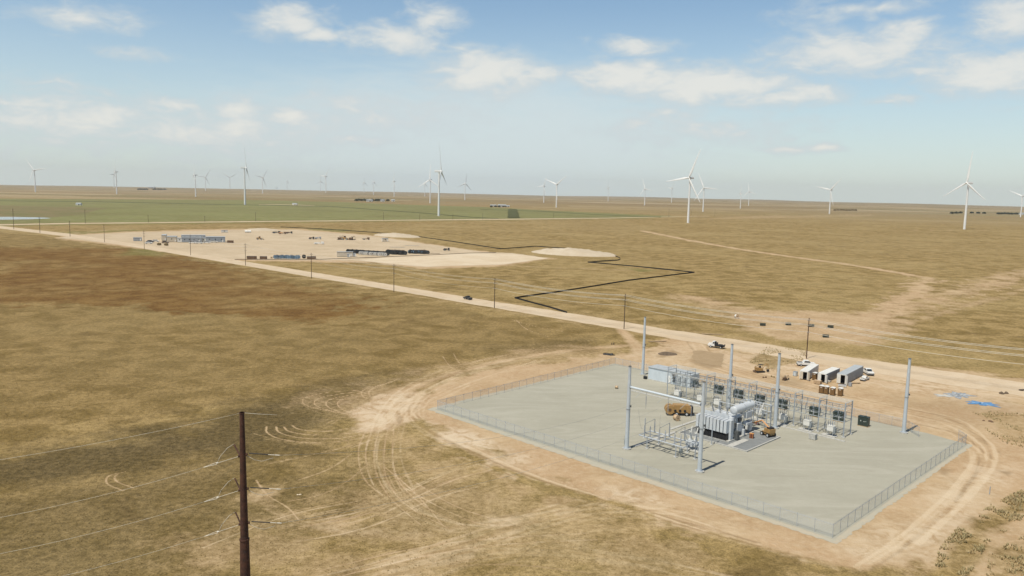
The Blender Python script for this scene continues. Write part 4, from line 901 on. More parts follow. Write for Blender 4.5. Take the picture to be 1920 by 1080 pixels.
# reels
def reel(loc,rz,label,r,w,mf,mc,group,first=None,scale=None,name='cable_reel'):
    if first: return dup(first,loc,rz,label,group,scale)
    t_=thing(name,label,'cable reel',loc,rz,group)
    for s_ in (-1,1): MB().cyl((0,s_*w/2,r),(0,s_*(w/2+.06),r),r,r,16).build('flange',M[mf],t_)
    MB().cyl((0,-w/2,r),(0,w/2,r),r*.8,r*.8,14).build('cable_winding',M[mc],t_)
    MB().cyl((0,-w/2-.09,r),(0,w/2+.09,r),r*.2,r*.2,8).build('hub',M['brownm'],t_); return t_
g_='wooden reels on the gravel'
ra=reel(G(1268.5,789)+(.055,),.4,'pale wooden reel in front of the tan tensioner machine',.75,1.,'reelp','reelp',g_)
reel(G(1156,729)+(.055,),1.2,'small orange wooden reel alone on the left of the gravel yard',0,0,0,0,g_,ra,.62)
reel(G(1294,771)+(.055,),-.5,'small yellow brown reel right of the tan tensioner machine',0,0,0,0,g_,ra,.7)
rl=reel(G(1381,597)+(.01,),.2,'pale cylindrical reel lying alone in the field beyond the road',.95,1.6,'reelp','contw',None)
# boom lift
x,y=Lw(66.6,44.4); bl=thing('boom_lift','yellow boom lift with folded orange boom right of the transformer','boom lift',(x,y,.055),2.0)
MB().box(0,0,.5,2.6,1.5,.5).box(-.5,0,1.,1.8,1.8,.9).build('body',M['yellow'],bl)
for a in (-.95,.95):
    for b_ in (-.95,.95): wheel(a,b_,.48,.35,bl)
MB().bar((-.9,.2,1.9),(1.9,.2,3.2),.28).bar((1.9,.2,3.2),(4.4,.2,2.0),.24).bar((4.4,.2,2.),(5.4,.2,1.7),.15).build('boom',M['orange'],bl)
q_=MB()
for a in (5.4,6.3):
    for b_ in (-.6,.9): q_.bar((a,b_,.9),(a,b_,2.),.05)
q_.box(5.85,.15,.9,.95,1.55,.06).bar((5.4,-.6,2),(6.3,-.6,2),.05).bar((5.4,.9,2),(6.3,.9,2),.05).bar((5.4,-.6,2),(5.4,.9,2),.05).bar((6.3,-.6,2),(6.3,.9,2),.05).build('basket',M['orange'],bl)
MB().box(-.7,0,1.9,1.,1.4,.35).box(.3,-.5,1.0,.7,.6,.7).build('counterweight',M['chassis'],bl)
debris(1413,795,2.4,'scattered red and brown parts between transformer and boom lift','redp',6,.35)
# plastic sheets / tarps
def tarp(px,py,w,d_,rz,label,m,h=.35):
    x,y=G(px,py); n=18; vs=[];fs=[]
    for j in range(n):
        for i in range(n):
            a,b_=i/(n-1)-.5,j/(n-1)-.5; k=1+.25*math.sin(7*math.atan2(b_,a)+w)+.1*math.sin(13*math.atan2(b_,a))
            e_=max(0,1-4*(a*a+b_*b_)); vs.append((a*w*k,b_*d_*k,.03+e_*h*random.random()))
    for j in range(n-1):
        for i in range(n-1): fs.append((j*n+i,j*n+i+1,(j+1)*n+i+1,(j+1)*n+i))
    mb=MB(); mb.add(vs,fs); o_=mb.build('plastic_sheet',M[m]); o_.location=(x,y,.02); o_.rotation_euler=(0,0,rz); return tag(o_,label,'tarp')
tarp(1842,757,6.5,4.,-.4,'crumpled bright blue tarp on bare dirt at the right','bluet')
tarp(1797,741,6.5,5.,.5,'grey and black plastic sheeting heaped beside the blue tarp','greyt',.7)
tarp(1771,742,4.5,2.5,-.2,'pale washed out plastic sheet left of the grey sheeting','conc',.2)
# pipe on the right
x,y=G(1856,920); o_=MB().cyl((-2.2,0,.08),(2.2,0,.08),.07).cyl((-2.2,0,.08),(-2.3,0,.08),.1).build('loose_pipe',M['galvd']); o_.location=(x,y,0); o_.rotation_euler=(0,0,1.0); tag(o_,'thin pale pipe lying on bare dirt right of the yard','pipe')
# ------------------------------------------------------------------ dark mats staked in the field
for i,(px,py,n_) in enumerate([(1430,611,'leftmost dark panel with pale stakes in the field beyond the road'),(1478,610,'second dark panel from the left in the far field'),(1521,613,'dark panel right behind the rusty brown utility pole'),(1557,615,'dark panel farthest right of the row in the field'),(1548,633,'dark panel nearest the road, below the other four')]):
    x,y=G(px,py)
    t_=thing('staked_panel',n_,'panel',(x,y,.01),-.12,'dark panels staked in the field')
    MB().box(0,0,.15,2.4,.5,1.1).build('panel_board',M['green'],t_); q_=MB()
    for a in (-2.,2.):
        for b_ in (-1.2,1.2): q_.bar((a,b_,0),(a,b_,1.2),.06)
    for b_ in (-1.2,1.2): q_.bar((-2,b_,1.1),(2,b_,1.1),.035)
    for a in (-2,2): q_.bar((a,-1.2,1.1),(a,1.2,1.1),.035)
    q_.build('stake_frame',M['straw'],t_)
# ------------------------------------------------------------------ silt fence and spoil heaps
sf=[(526,426),(580,428.5),(634,431.6),(699,436),(775,442.6),(860,455),(938,467),(970,465),(1003,462.3),(1038,464.5),(1095,469),(1125,473.5),(1152,480),(1162,484),(1163,486.5),(1158,488.5),(1130,490.3),(1102,492.3),(1180,499),(1250,506),(1302,511.5),(1240,519),(1179,526.5),(1110,538),(1040,549),(965,559.5),(1000,569),(1030,577),(1063,587)]
vs=[];fs=[]; pts=[]
for a,b_ in zip(sf,sf[1:]):
    A_,B_=Vector(G(*a)),Vector(G(*b_)); n=max(1,int((B_-A_).length/6))
    pts+=[A_.lerp(B_,k/n) for k in range(n)]
pts.append(B_)
c0=pts[len(pts)//2].copy(); b1=MB()
ts=thing('silt_fence','black silt fence zigzagging across the dry field beyond the road','silt fence',(c0.x,c0.y,0))
for i,p_ in enumerate(pts):
    d_=(pts[min(i+1,len(pts)-1)]-pts[max(i-1,0)]).normalized(); nx,ny=-d_.y*.03,d_.x*.03; h=.85+random.uniform(-.12,.05)
    q=p_-c0; vs+=[(q.x-nx,q.y-ny,0),(q.x-nx,q.y-ny,h),(q.x+nx,q.y+ny,h),(q.x+nx,q.y+ny,0)]
for i in range(len(pts)-1):
    for k in range(3): fs.append((4*i+k,4*i+k+1,4*i+4+k+1,4*i+4+k))
b1.add(vs,fs); b1.build('fabric_strip',M['silt'],ts)
b1=MB()
for i,p_ in enumerate(pts): q=p_-c0; b1.bar((q.x,q.y,0),(q.x,q.y,1.1),.05)
tag(b1.build('stake',M['wood'],ts),kind='stuff')
def heap(px0,px1,py,w_m,h,label,m='pile',rot=0.):
    a,b_=Vector(G(px0,py)),Vector(G(px1,py)); c_=(a+b_)/2; L_=(b_-a).length; n=46; k=22; vs=[];fs=[]
    for j in range(k+1):
        for i in range(n+1):
            u_=i/n*2-1; v_=j/k*2-1; r_=math.hypot(u_*(1-.25*u_*.6),v_); z=max(0,1-r_**1.7)**.8
            wob=float(vnoise(np.array(u_*L_/2+50),np.array(v_*w_m+70),3.5,9))-.5
            vs.append((u_*L_/2,v_*w_m/2+u_*L_*rot,h*z*(1+.5*wob)-(.06 if z<=0 else 0)))
    for j in range(k):
        for i in range(n): fs.append((j*(n+1)+i,j*(n+1)+i+1,(j+1)*(n+1)+i+1,(j+1)*(n+1)+i))
    mb=MB(); mb.add(vs,fs,True); o_=mb.build('dirt_mound',M[m]); o_.location=(c_.x,c_.y,.02); o_.rotation_euler=(0,0,math.atan2((b_-a).y,(b_-a).x)); return tag(o_,label,'dirt mound')
heap(1000,1133,475.5,60,4.6,'long pale spoil heap beside the black silt fence','pile',-.22)
heap(702,776,442.5,60,3.2,'pale spoil heap behind the far side of the dirt yard','pile',-.3)
heap(452,520,431.5,40,2.2,'low pale spoil heap at the back left of the dirt yard')
heap(1232,1268,664,5,.7,'dark low soil mound near the road junction','mud')
# ------------------------------------------------------------------ utility poles and wires
def utility_pole(px,py,ptop,label,group,kind=0):
    x,y=G(px,py); lo,hi=2,60
    for _ in range(40):
        m_=(lo+hi)/2
        if P(x,y,m_)[1]>ptop: lo=m_
        else: hi=m_
    h=lo; t_=thing('utility_pole',label,'utility pole',(x,y,0),rrz,group); dist=math.hypot(x,y)
    r_=.19 if dist<900 else .26
    MB().cyl((0,0,-.2),(0,0,h),r_,r_*.72,8).build('pole_shaft',M['rust'] if kind==1 else M['wood'],t_)
    ys=[h-1.0,h-2.8] if kind!=2 else [h-.8]
    for k,z_ in enumerate(ys+([h-5.2] if kind!=2 else [])): 
        MB().box(0,.15,z_,.12,2.6 if k<2 else 2.0,.12).build('crossarm',M['wood'],t_)
        q_=MB()
        for s_ in (-1.2,1.2) : q_.cyl((0,.15+s_*(.75 if k==2 else 1),z_+.12),(0,.15+s_*(.75 if k==2 else 1),z_+.4),.05,.07,6)
        q_.build('insulator',M['contw'],t_)
    return (x,y,h)
rp=[(-60,414,374,0),(26,430,391,0),(75,437,406,0),(131.5,443.5,414,0),(196,454,421,0),(270.7,467,432,0),(357.5,478.5,440,0),(460.5,498,456,0),(584,522,474,0),(738.5,548,495,0),(927,578,521,0),(1170,617,551,0),(1512,672.5,596,1),(2060,758,650,0)]
a_,b_=G(584,522),G(1170,617); rrz=math.atan2(b_[1]-a_[1],b_[0]-a_[0])
tops=[]
ln=['utility pole just outside the left edge']
for i,(x_,y_,tp_,kd) in enumerate(rp):
    lab='brown utility pole at the roadside, %s from the left'%ORD[max(0,i-1)]
    if i==12: lab='tall dark rust brown utility pole behind the storage containers'
    if i==11: lab='utility pole by the road left of the back corner mast'
    if i==10: lab='slim utility pole just right of the dark pickup on the road'
    if i in (0,13): continue
    tops.append(utility_pole(x_,y_,tp_,lab,'utility poles along the dirt road',kd))
xo,yo=G(2060,758); 
px_=np.array(tops[-1][:2])*2-np.array(tops[-2][:2]); tops.append((float(px_[0]),float(px_[1]),14.3))
t_=thing('utility_pole','utility pole beyond the right edge of the picture on the road','utility pole',tops[-1][:2]+(0,),rrz,'utility poles along the dirt road')
MB().cyl((0,0,0),(0,0,14.3),.19,.14,8).build('pole_shaft',M['wood'],t_)
def sagpts(a,b_,sag,n=14):
    a=Vector(a);b_=Vector(b_); return [a.lerp(b_,i/n)-Vector((0,0,sag*4*(i/n)*(1-i/n))) for i in range(n+1)]
c_,s_=math.cos(rrz),math.sin(rrz)
for (dz,off,nm) in ((-.6,1.2,'upper far'),(-.6,-1.2,'upper near'),(-2.4,1.2,'middle far'),(-2.4,-1.2,'middle near'),(-4.8,-.9,'lowest')):
    w=MB()
    for i in range(5,len(tops)-1):
        A_,B_=tops[i],tops[i+1]; rad=.055 if i>=9 else .03
        w.tube(sagpts((A_[0]-s_*(off+.15),A_[1]+c_*(off+.15),A_[2]+dz),(B_[0]-s_*(off+.15),B_[1]+c_*(off+.15),B_[2]+dz),1.3),rad,4)
    tag(w.build('power_line',M['wire']),'%s pale wire strung between the roadside utility poles'%nm,'power line','wires along the road')
bp=[(160,419,393),(278,417.5,403),(384,416,405),(479.5,415,398),(719,413,398),(787,412.6,401),(849,412,401),(905,411.5,399),(1038,409,399),(1254,407,391),(1340,405.5,392),(1296,404,393)]
for i,q in enumerate(sorted(bp)):
    utility_pole(*q,'thin far utility pole by the back road, %s from the left'%ORD[i],'far poles along the back road',2)
# ------------------------------------------------------------------ rust monopole in the foreground
PD=74.; d_=ray(453.5,773); k=PD/d_[1]; X0,Y0,ZT=d_[0]*k,PD,H+d_[2]*k
mp_=thing('steel_monopole','tall dark rust brown steel power pole in the left foreground','power pole',(X0,Y0,0),0.)
SPL=H+ (ray(462,1012)*PD/ray(462,1012)[1])[2]
rt_,rb_=.235,.235+(ZT)*.0128
MB().cyl((0,0,SPL-.6),(0,0,ZT),.235+(ZT-SPL)*.0138,.225,12).cyl((0,0,0),(0,0,SPL),.235+ZT*.0155,.255+(ZT-SPL)*.0148,12).build('pole_shaft',M['rust'],mp_)
MB().cyl((0,0,SPL-.05),(0,0,SPL+.12),.30+(ZT-SPL)*.0148,.30+(ZT-SPL)*.0148,12).cyl((0,0,ZT-.06),(0,0,ZT),.27,.27,12).build('collar',M['rust'],mp_)
ends_r=[Lw(52.6,11.5),Lw(58.4,11.5),Lw(64.2,11.5)]
for k,yy in enumerate((851,915,979)):
    z_=H+(ray(455,yy-1)*PD/ray(455,yy-1)[1])[2]; rr_=.235+(ZT-z_)*.0138
    # left arm : goes away to the upper left, jumper, dead-end to lower left
    MB().cyl((-rr_*.9,0,z_-.25),(-1.15,.9,z_+.55),.075,.075,8).build('standoff_arm',M['rust'],mp_)
    MB().cyl((-rr_,0,z_-.3),(-rr_-.15,0,z_-.3),.13,.13,8).build('clamp',M['rust'],mp_); MB().cyl((rr_,0,z_-.1),(rr_+.15,0,z_-.1),.13,.13,8).build('clamp',M['rust'],mp_)
    jl=[(-1.2,.9,z_+.6),(-1.7,.6,z_+.3),(-2.2,0,z_-.35),(-2.45,-.4,z_-1.05)]
    MB().tube(jl,.024,6).build('jumper',M['jump'],mp_)
    e_=Vector((-rr_-.1,-.1,z_-.3)); dv=Vector((-3.6,-1.2,-.95)).normalized()
    q_=MB().cyl(e_,e_+dv*1.9,.018).cyl(e_+dv*1.9,e_+dv*2.1,.06,.06,6)
    q_.cyl(e_+dv*2.0+Vector((0,.08,.08)),e_+dv*3.3,.02).cyl(e_+dv*2.0-Vector((0,.08,.08)),e_+dv*3.3,.02)
    q_.build('dead_end_rod',M['wire'],mp_)
    # right side: dark insulator then strain clamp
    e2=Vector((rr_+.3,.1,z_-.02)); to=Vector((ends_r[k][0]-X0,ends_r[k][1]-Y0,BZ-z_)); dv2=Vector((1.,.12,-.09)).normalized()
    MB().cyl(e2,e2+dv2*1.8,.055,.055,8).build('insulator_rod',M['black'],mp_)
    MB().cyl(e2+dv2*1.8,e2+dv2*2.7,.03,.03,6).cyl(e2+dv2*2.5,e2+dv2*2.9,.05,.05,6).build('strain_clamp',M['wire'],mp_)
    MB().tube([e2-Vector((.2,0,.25)),e2+dv2*.5-Vector((0,0,.62)),e2+dv2*1.2-Vector((0,0,.72)),e2+dv2*2.3-Vector((0,0,.3))],.022,6).build('jumper',M['jump'],mp_)
    a3=Vector((X0,Y0,0))+e2+dv2*2.8; bn_=Vector((ends_r[k][0],ends_r[k][1],BZ-3.2)); w=MB(); w.tube(sagpts(a3,bn_,2.2,30),.013,5)
    tag(w.build('conductor_wire',M['galvd']),'%s thin wire from the rust pole to the substation cross beam'%('upper','middle','lower')[k],'power line','wires into the substation')
    a4=Vector((X0,Y0,0))+e_+dv*3.2; w=MB(); w.tube(sagpts(a4,a4+Vector((-60,-14,-3)),3.5,30),.010,5)
    tag(w.build('conductor_wire',M['wire']),'%s wire leaving the rust pole towards the left edge'%('upper','middle','lower')[k],'power line','wires leaving the rust pole')
w=MB(); w.tube(sagpts((X0-.2,Y0,ZT-.1),(X0-60,Y0-16,ZT-4.5),2.,30),.010,5); tag(w.build('shield_wire',M['wire']),'topmost wire running left from the tip of the rust pole','power line')
w=MB(); w.tube([(X0+.2,Y0,ZT-.05),(X0+1.6,Y0+.2,ZT-.2),(X0+3.3,Y0+.4,ZT-.3)],.018,5); o_=w.build('guard_rod',M['wire']); tag(o_,'short pale wire reaching right from the tip of the rust pole','power line')
# jumpers hanging from cross beam down to the switch stand
for k in range(3):
    a=Vector(Lw(53.4+k*5.6,11.5)+(BZ-4.0,)); b_=Vector(Lw(52.4+k*3.9,15.5)+(SZ+2.8,)); w=MB(); w.tube(sagpts(a,b_,2.6,16),.028,5)
    tag(w.build('dropper_wire',M['cable']),'%s drooping wire from the cross beam down to the switch stand'%('left','middle','right')[k],'wire','droppers to the switch stand')
    a=Vector(Lw(52.4+k*3.9,19.3)+(SZ+3.,)); b_=Vector(Lw(59.2+k*1.2,20.9)+(4.7,)); w=MB(); w.tube(sagpts(a,b_,.5,10),.026,5)
    tag(w.build('bus_wire',M['cable']),'%s wire from the switch stand to the splayed bushings'%('left','middle','right')[k],'wire','wires from switch stand to breaker')
    a=Vector(Lw(59.2+k*1.4,24.2)+(4.7,)); b_=Vector(Lw(56.6+k*1.7,36.)+(7.1,)); w=MB(); w.tube(sagpts(a,b_,.9,10),.026,5)
    tag(w.build('bus_wire',M['cable']),'%s wire running over the radiators to the transformer bushings'%('left','middle','right')[k],'wire','wires onto the transformer')
# ------------------------------------------------------------------ wind turbines
def make_turbine():
    t_=thing('wind_turbine','x','wind turbine',(0,0,0),0.,'wind turbines across the plain')
    MB().cyl((0,0,0),(0,0,78.4),2.1,1.25,20).build('tower',M['turbine'],t_)
    n_=MB(); n_.prism([(-1.7,78.3),(1.7,78.3),(1.9,80),(1.6,82),(-1.6,82),(-1.9,80)],-2.6,7.6).build('nacelle',M['turbine'],t_)
    MB().dome(0,-3.6,80.2,1.9,2.6,1.9,16,6,True).build('hub',M['turbine'],t_)
    # blade along +z
    st=[(0,1.0,1.0),(2,1.0,1.0),(6,1.9,.75),(11,2.1,.5),(20,1.65,.36),(32,1.2,.25),(44,.8,.16),(52,.5,.1),(55.5,.12,.04)]
    vs=[];m_=12
    for z_,ch,th in st:
        tw=math.radians(14*(1-z_/56)); 
        for i in range(m_):
            a=2*math.pi*i/m_; x_=ch*math.cos(a)+(ch-1.0)*.35; y_=th*math.sin(a); vs.append((x_*math.cos(tw)-y_*math.sin(tw),x_*math.sin(tw)+y_*math.cos(tw)-z_*.03-(z_/55)**2*-1.5,z_))
    fs=[(j*m_+i,j*m_+(i+1)%m_,(j+1)*m_+(i+1)%m_,(j+1)*m_+i) for j in range(len(st)-1) for i in range(m_)]+[tuple(range(m_-1,-1,-1)),tuple((len(st)-1)*m_+i for i in range(m_))]
    for k in range(3):
        mb=MB(); mb.add(vs,fs,True)
        if k==0: b0=mb.build('blade',M['turbine'],t_); bl_=b0
        else: bl_=b0.copy(); COL.objects.link(bl_); bl_.parent=t_
        bl_.location=(0,-3.9,80.2)
    return t_
TB=[ # hub x, hub y, base x, base y, phase (deg clockwise, as seen), yaw relative to the line of sight, words
(65,319,66.5,360,-38,-40,'lone wind turbine farthest left, brownish blades, above the green field'),
(216,322,219,364,0,-84,'white turbine on the left with its rotor seen nearly edge on'),
(213,327,214,353,-90,60,'fainter turbine standing just behind the second turbine from the left'),
(365,328,367,369,-5,-78,'turbine left of the two behind the tall left turbine'),
(385,332,385.5,357,35,25,'small hazy turbine with V of blades left of the tall left turbine'),
(431,333,431,354.5,60,15,'very faint turbine between the hazy V turbine and the tall one'),
(460,314.5,459.5,384,2,84,'tall near wind turbine on the left standing on the green field'),
(493,333,492.5,361.5,40,45,'faint pair-like turbine just right of the tall left turbine'),
(538,340,538.5,354.5,0,70,'tiny faint turbine on the horizon left of centre'),
(601,340,601,359.5,5,35,'small turbine just left of a slightly nearer one on the horizon'),
(611,331,611,360.5,38,-55,'turbine with one blade raised to the upper right, left of centre'),
(683,342,682.5,359.5,0,60,'tiny hazy turbine left of the farm buildings on the plain'),
(701,341,700.5,364,8,70,'thin hazy turbine directly above the distant farm'),
(738.5,340,739,369,8,-72,'white turbine with one bright upright blade right of the distant farm'),
(797,345,796.5,366,0,70,'small turbine farthest left of the three around the central tall one'),
(807,337,806.5,381,0,-35,'medium turbine close behind the tall central turbine, blades spread'),
(825.5,321,822.5,405,-3,80,'tall near wind turbine left of the picture centre beside the field edge'),
(872,344,871.5,375,12,45,'thin turbine to the right of the tall central turbine'),
(1020,349,1019.5,380,27,-55,'small turbine with one raised blade, left of a pair right of centre'),
(1044,346,1043,389,52,-30,'white turbine, right of a pair right of centre, blades held low'),
(1142,352,1140,378,0,-80,'small edge on turbine alone between the pair and the tall right turbine'),
(1209,354,1208.5,385,-140,-40,'turbine with both visible blades drooping like a roof'),
(1260,354,1259,380,40,-60,'small hazy turbine just left of the tall turbine right of centre'),
(1291,333.5,1290,418,23,-42,'tall near wind turbine right of centre with one dark raised blade'),
(1321,352,1318,397,-25,-25,'medium turbine just right of the tall turbine right of centre'),
(1389,362,1388,391,8,-72,'turbine with a bright upright blade, left of a close pair'),
(1405,359,1403.5,386,-12,-35,'hazy turbine, right of a close pair on the right'),
(1557,356,1555,401,42,-30,'white turbine standing alone in the right part of the plain'),
(1812,343,1808,430,3,-46,'tall near wind turbine on the far right with three spread blades'),
(1915,368,1913.5,407,-65,-20,'turbine cut by the right edge of the picture')]
first=None
for hx_,hy_,bx_,by_,ph,yw,lab in TB:
    x,y=G(bx_,max(by_,P(0,11000,0)[1]+(bx_-960)*math.tan(ROLL))); z_=float(gz(x,y))
    lo,hi=20,600
    for _ in range(50):
        m_=(lo+hi)/2
        if P(x,y,z_+m_)[1]>hy_: lo=m_
        else: hi=m_
    sc=lo/80.2; bear=math.atan2(x,y)
    if first is None: first=make_turbine(); r_=first; r_.location=(x,y,z_); r_['label']=lab; r_.rotation_euler=(0,0,math.radians(yw)-bear); r_.scale=(sc,)*3; KIDS[first.name]=list(first.children)
    else: r_=dup(first,(x,y,z_),math.radians(yw)-bear,lab,None,sc)
    k=0
    for ch in r_.children:
        if ch.name.startswith('blade'):
            Rm=Matrix.Rotation(math.radians(5),4,'X').inverted()@Matrix.Rotation(math.radians(ph+120*k),4,'Y'); ch.rotation_euler=Rm.to_euler(); k+=1
# ------------------------------------------------------------------ construction yard buildings
def ydim(px,py): x,y=G(px,py); return math.hypot(x,y)/F      # metres per pixel there
def trailer(x0,x1,py,h,dep,label,mside,mend,windows=3,rz=0.,name='site_office'):
    a,b_=Vector(G(x0,py)),Vector(G(x1,py)); L_=(b_-a).length; c_=(a+b_)/2
    t_=thing(name,label,'building',(c_.x,c_.y,.02),math.atan2((b_-a).y,(b_-a).x)+rz)
    MB().box(0,dep/2,.3,L_,dep,h-.3).build('wall',mside,t_)
    MB().box(0,dep/2,h,L_+.4,dep+.4,.2).build('roof',M['bldgr'],t_)
    MB().box(0,dep/2,0,L_-.4,dep-.4,.3).build('skirting',M['darkgrey'],t_)
    MB().box(-L_/2-.03,dep/2,.32,.06,dep-.1,h-.36).build('end_wall',mend,t_)
    for k in range(windows): MB().box(-L_/2+L_*(k+.6)/(windows+.2),-.03,h*.5,1.,.06,.9).build('window',M['glass'],t_)
    MB().box(L_*.38,-.04,.35,1.,.08,2.1).build('door',M['white'],t_)
    return t_
trailer(341,378,454.5,4.8,9,'long grey brown office trailer with windows, front of the yard complex',M['gcl'],M['tan'],4)
trailer(386,422,454.5,5.2,9,'blue grey office trailer at the right end of the yard complex',M['gcl'],M['contw'],3)
trailer(313,331,454,5.2,12,'cream end building of the yard complex left of the office trailer',M['tan'],M['tan'],1)
trailer(303,311,451.5,5.4,16,'narrow cream building at the left end of the yard complex',M['tan'],M['tan'],0)
trailer(340,385,448,3.6,10,'low grey roofed building at the back of the yard complex',M['gcl'],M['contw'],4)
trailer(332.5,341,454.5,4.2,5,'small cream annex between the cream building and office trailer',M['contw'],M['tan'],1)
trailer(250,265.5,452,3.3,3,'grey box container with pale end at the left of the yard',M['contg'],M['contw'],0,0,'storage_container')
trailer(378,386,453.3,4.,4,'bright white porch block between the two grey office trailers',M['contw'],M['contw'],1)
trailer(632,662,481.5,3.9,3,'long cream storage container near the dark reels',M['tan'],M['tan'],0,0,'storage_container')
trailer(651,656,482.5,2.5,2,'small grey cabinet in front of the long cream container',M['contg'],M['contw'],0,0,'equipment_cabinet')
trailer(662,667,481.5,2.6,2,'small grey cabinet at the right end of the cream container',M['contg'],M['contg'],0,0,'equipment_cabinet')
trailer(415,427,436,2.6,3,'small white trailer at the back edge of the yard',M['contw'],M['contw'],1,0,'office_trailer')
trailer(717,728,453,3.4,4,'pale cab-like container beyond the row of dark machines',M['tan'],M['contw'],1,0,'storage_container')
MB_t=[('white storage tank, left of a pair at the back of the yard',462),('white storage tank, right of a pair at the back of the yard',468)]
for lb,px in MB_t:
    x,y=G(px,436.3); o_=thing('storage_tank',lb,'tank',(x,y,0),.2); MB().cyl((-1.6,0,1.5),(1.6,0,1.5),1.25,1.25,14).build('tank_shell',M['white'],o_); MB().box(-1,0,0,.3,1.6,.6).box(1,0,0,.3,1.6,.6).build('cradle',M['darkgrey'],o_)
# cars in the yard
def car(px,py,rz,label,paint,s_=1.):
    t_=thing('parked_car',label,'car',G(px,py)+(.02,),rz,'cars parked at the yard offices'); t_.scale=(s_,)*3
    MB().prism([(-2.3,.35),(2.3,.35),(2.35,.85),(1.3,1.0),(-2.3,1.05)],-.9,.9).build('body',M[paint],t_); MB().prism([(1.2,.98),(.6,1.5),(-1.5,1.55),(-2.1,1.0)],-.8,.8).build('window',M['glass'],t_)
    MB().box(-.4,0,1.53,1.8,1.4,.06).build('roof',M[paint],t_)
    for a in (-1.45,1.45):
        for b_ in (-.8,.8): wheel(a,b_,.34,.24,t_)
for px,py,rz,lb,p_ in [(279,457,.2,'white car, leftmost at the yard beside the pole','white'),(282,454.5,.1,'dark car half hidden behind the leftmost white car','chassis'),(292,453.5,.1,'pale car right of the leftmost cars in the yard','contw'),(310,456,.3,'dark car with pale roof in front of the cream building','brownm'),(361,456.5,.2,'white car in front of the grey office, left of three','white'),(374,456.8,.2,'white car in front of the grey office, middle of three','white'),(388,456,.2,'white car by the porch block, right of three','white'),(402,455,.1,'small pale car before the right office trailer','contw')]:
    car(px,py,rz,lb,p_,1.35)
crate(432,455.5,5.5,2.5,2.2,.1,'brown open top dumpster right of the yard offices','dumpster','dumpster',M['brownm'],M['wood'])
def fartruck(px,py,L_,label,m,m2,name='equipment_trailer'):
    x,y=G(px,py); t_=thing(name,label,'vehicle',(x,y,.02),random.uniform(-.15,.15))
    MB().box(0,0,.8,L_,2.4,.35).box(L_*.35,0,1.1,L_*.25,2.2,1.5).build('body',M[m],t_); MB().box(-L_*.15,0,1.1,L_*.5,2.,.9).build('load',M[m2],t_)
    for a in (-.35,-.2,.38):
        for b_ in (-1.,1.): wheel(a*L_,b_,.45,.3,t_)
fartruck(518,437.5,10,'dark truck parked at the back edge of the dirt yard','chassis','darkgrey','parked_truck')
fartruck(529,439,9,'orange brown flatbed trailer at the back of the yard','brownm','orange')
fartruck(542,438,8,'dark machine trailer right of the orange brown trailer','chassis','brownm')
fartruck(584,448.5,6,'low dark flat trailer in the middle of the yard','chassis','brownm')
fartruck(596,448.3,7,'low pale trailer right of the dark flat trailer','greyt','contg')
fartruck(598,458,10,'white truck standing in the middle of the open yard','white','contw','parked_truck')
fartruck(686,449.5,8,'tan trailer right of the dark machine group','brownm','tan')
fartruck(837,470,6,'dark truck near the right end of the dirt yard','chassis','black','parked_truck')
for px,py,L_,lb in [(472,485.5,7,'dark open container at the near edge of the yard, leftmost'),(494,485.8,5,'dark brown container between open container and blue reels'),(584,485.5,6.5,'dark flat container right of the blue reels')]:
    crate(px,py,L_,2.4,1.9,.05,lb,'container','dark_container',M['brownm'],M['black'])
crate(509,484.5,1.2,1.2,1.1,0,'tiny pale crate left of the blue reels','crate','wooden_crate',M['lumber'])
for i,(px,py,rz,sc,lb) in enumerate([(487,449.5,.4,1.3,'dark loader parked alone in the left part of the yard'),(637,449.5,.2,1.5,'leftmost machine of the dark group in the yard'),(647,449.8,.0,1.6,'middle machine of the dark group in the yard'),(659,450,-.3,1.5,'rightmost machine of the dark group in the yard')]):
    excavator(px,py,rz,lb,sc,'brownm') if i%2 else loader(px,py,rz,lb,sc*.85)
# cable reels in rows
def row(n,x0,y0,x1,y1,r,mf,mc,words,group,jit=.8,rz=0.,first_=None):
    f_=None
    for i in range(n):
        k=i/(n-1); px=x0+(x1-x0)*k+random.uniform(-jit,jit)*.6; py=y0+(y1-y0)*k+random.uniform(-.3,.3); loc=G(px,py)+(.02,)
        lab='%s, %s from the left'%(words,ORD[i])
        if f_ is None: f_=reel(loc,rz,lab,r,1.3,mf,mc,group); KIDS[f_.name]=list(f_.children)
        else: dup(f_,loc,rz+random.uniform(-.25,.25),lab,group)
row(10,516,485.2,560,485.2,1.4,'reelb','reeld','blue flanged cable reel at the near edge of the yard','blue cable reels',.8,.5)
row(5,520,483.6,556,483.6,1.2,'reel','reel','tan reel behind the blue reels','tan reels',1,.6)
reel(G(570,484.5)+(.02,),.9,'single dark reel standing apart right of the blue reels',1.5,1.2,'reeld','black',None)
g2='dark cable reels in the long yard rows'
row(20,653,474.5,727,479.3,1.75,'reeld','black','dark reel in the back line beside the cream container',g2,.8,.5)
row(18,676,477.5,722,480.3,1.5,'contw','black','pale flanged reel in the front line beside the cream container',g2,.8,.5)
row(12,726,476.5,760,478.2,1.75,'reeld','black','dark reel in the middle clump of the yard row',g2,.8,.6)
row(8,728,475,756,476.2,1.7,'reel','reeld','brown edged reel at the back of the middle clump',g2,.8,.6)
row(12,768,475.5,802,476.2,1.55,'reeld','reelb','dark reel in the right clump of the yard row',g2,.8,.6)
row(6,770,474,796,474.6,1.5,'reel','black','brown edged reel at the back of the right clump',g2,.8,.6)
lumber(815,475.5,9,0,'timber dunnage at the right end of the reel rows',4,'wood')
lumber(745,463.8,16,.1,'long grey pipes lying on the open yard',4,'greyt')
lumber(772,461.,14,.05,'shorter grey pipes lying beyond the long pipes',3,'greyt')
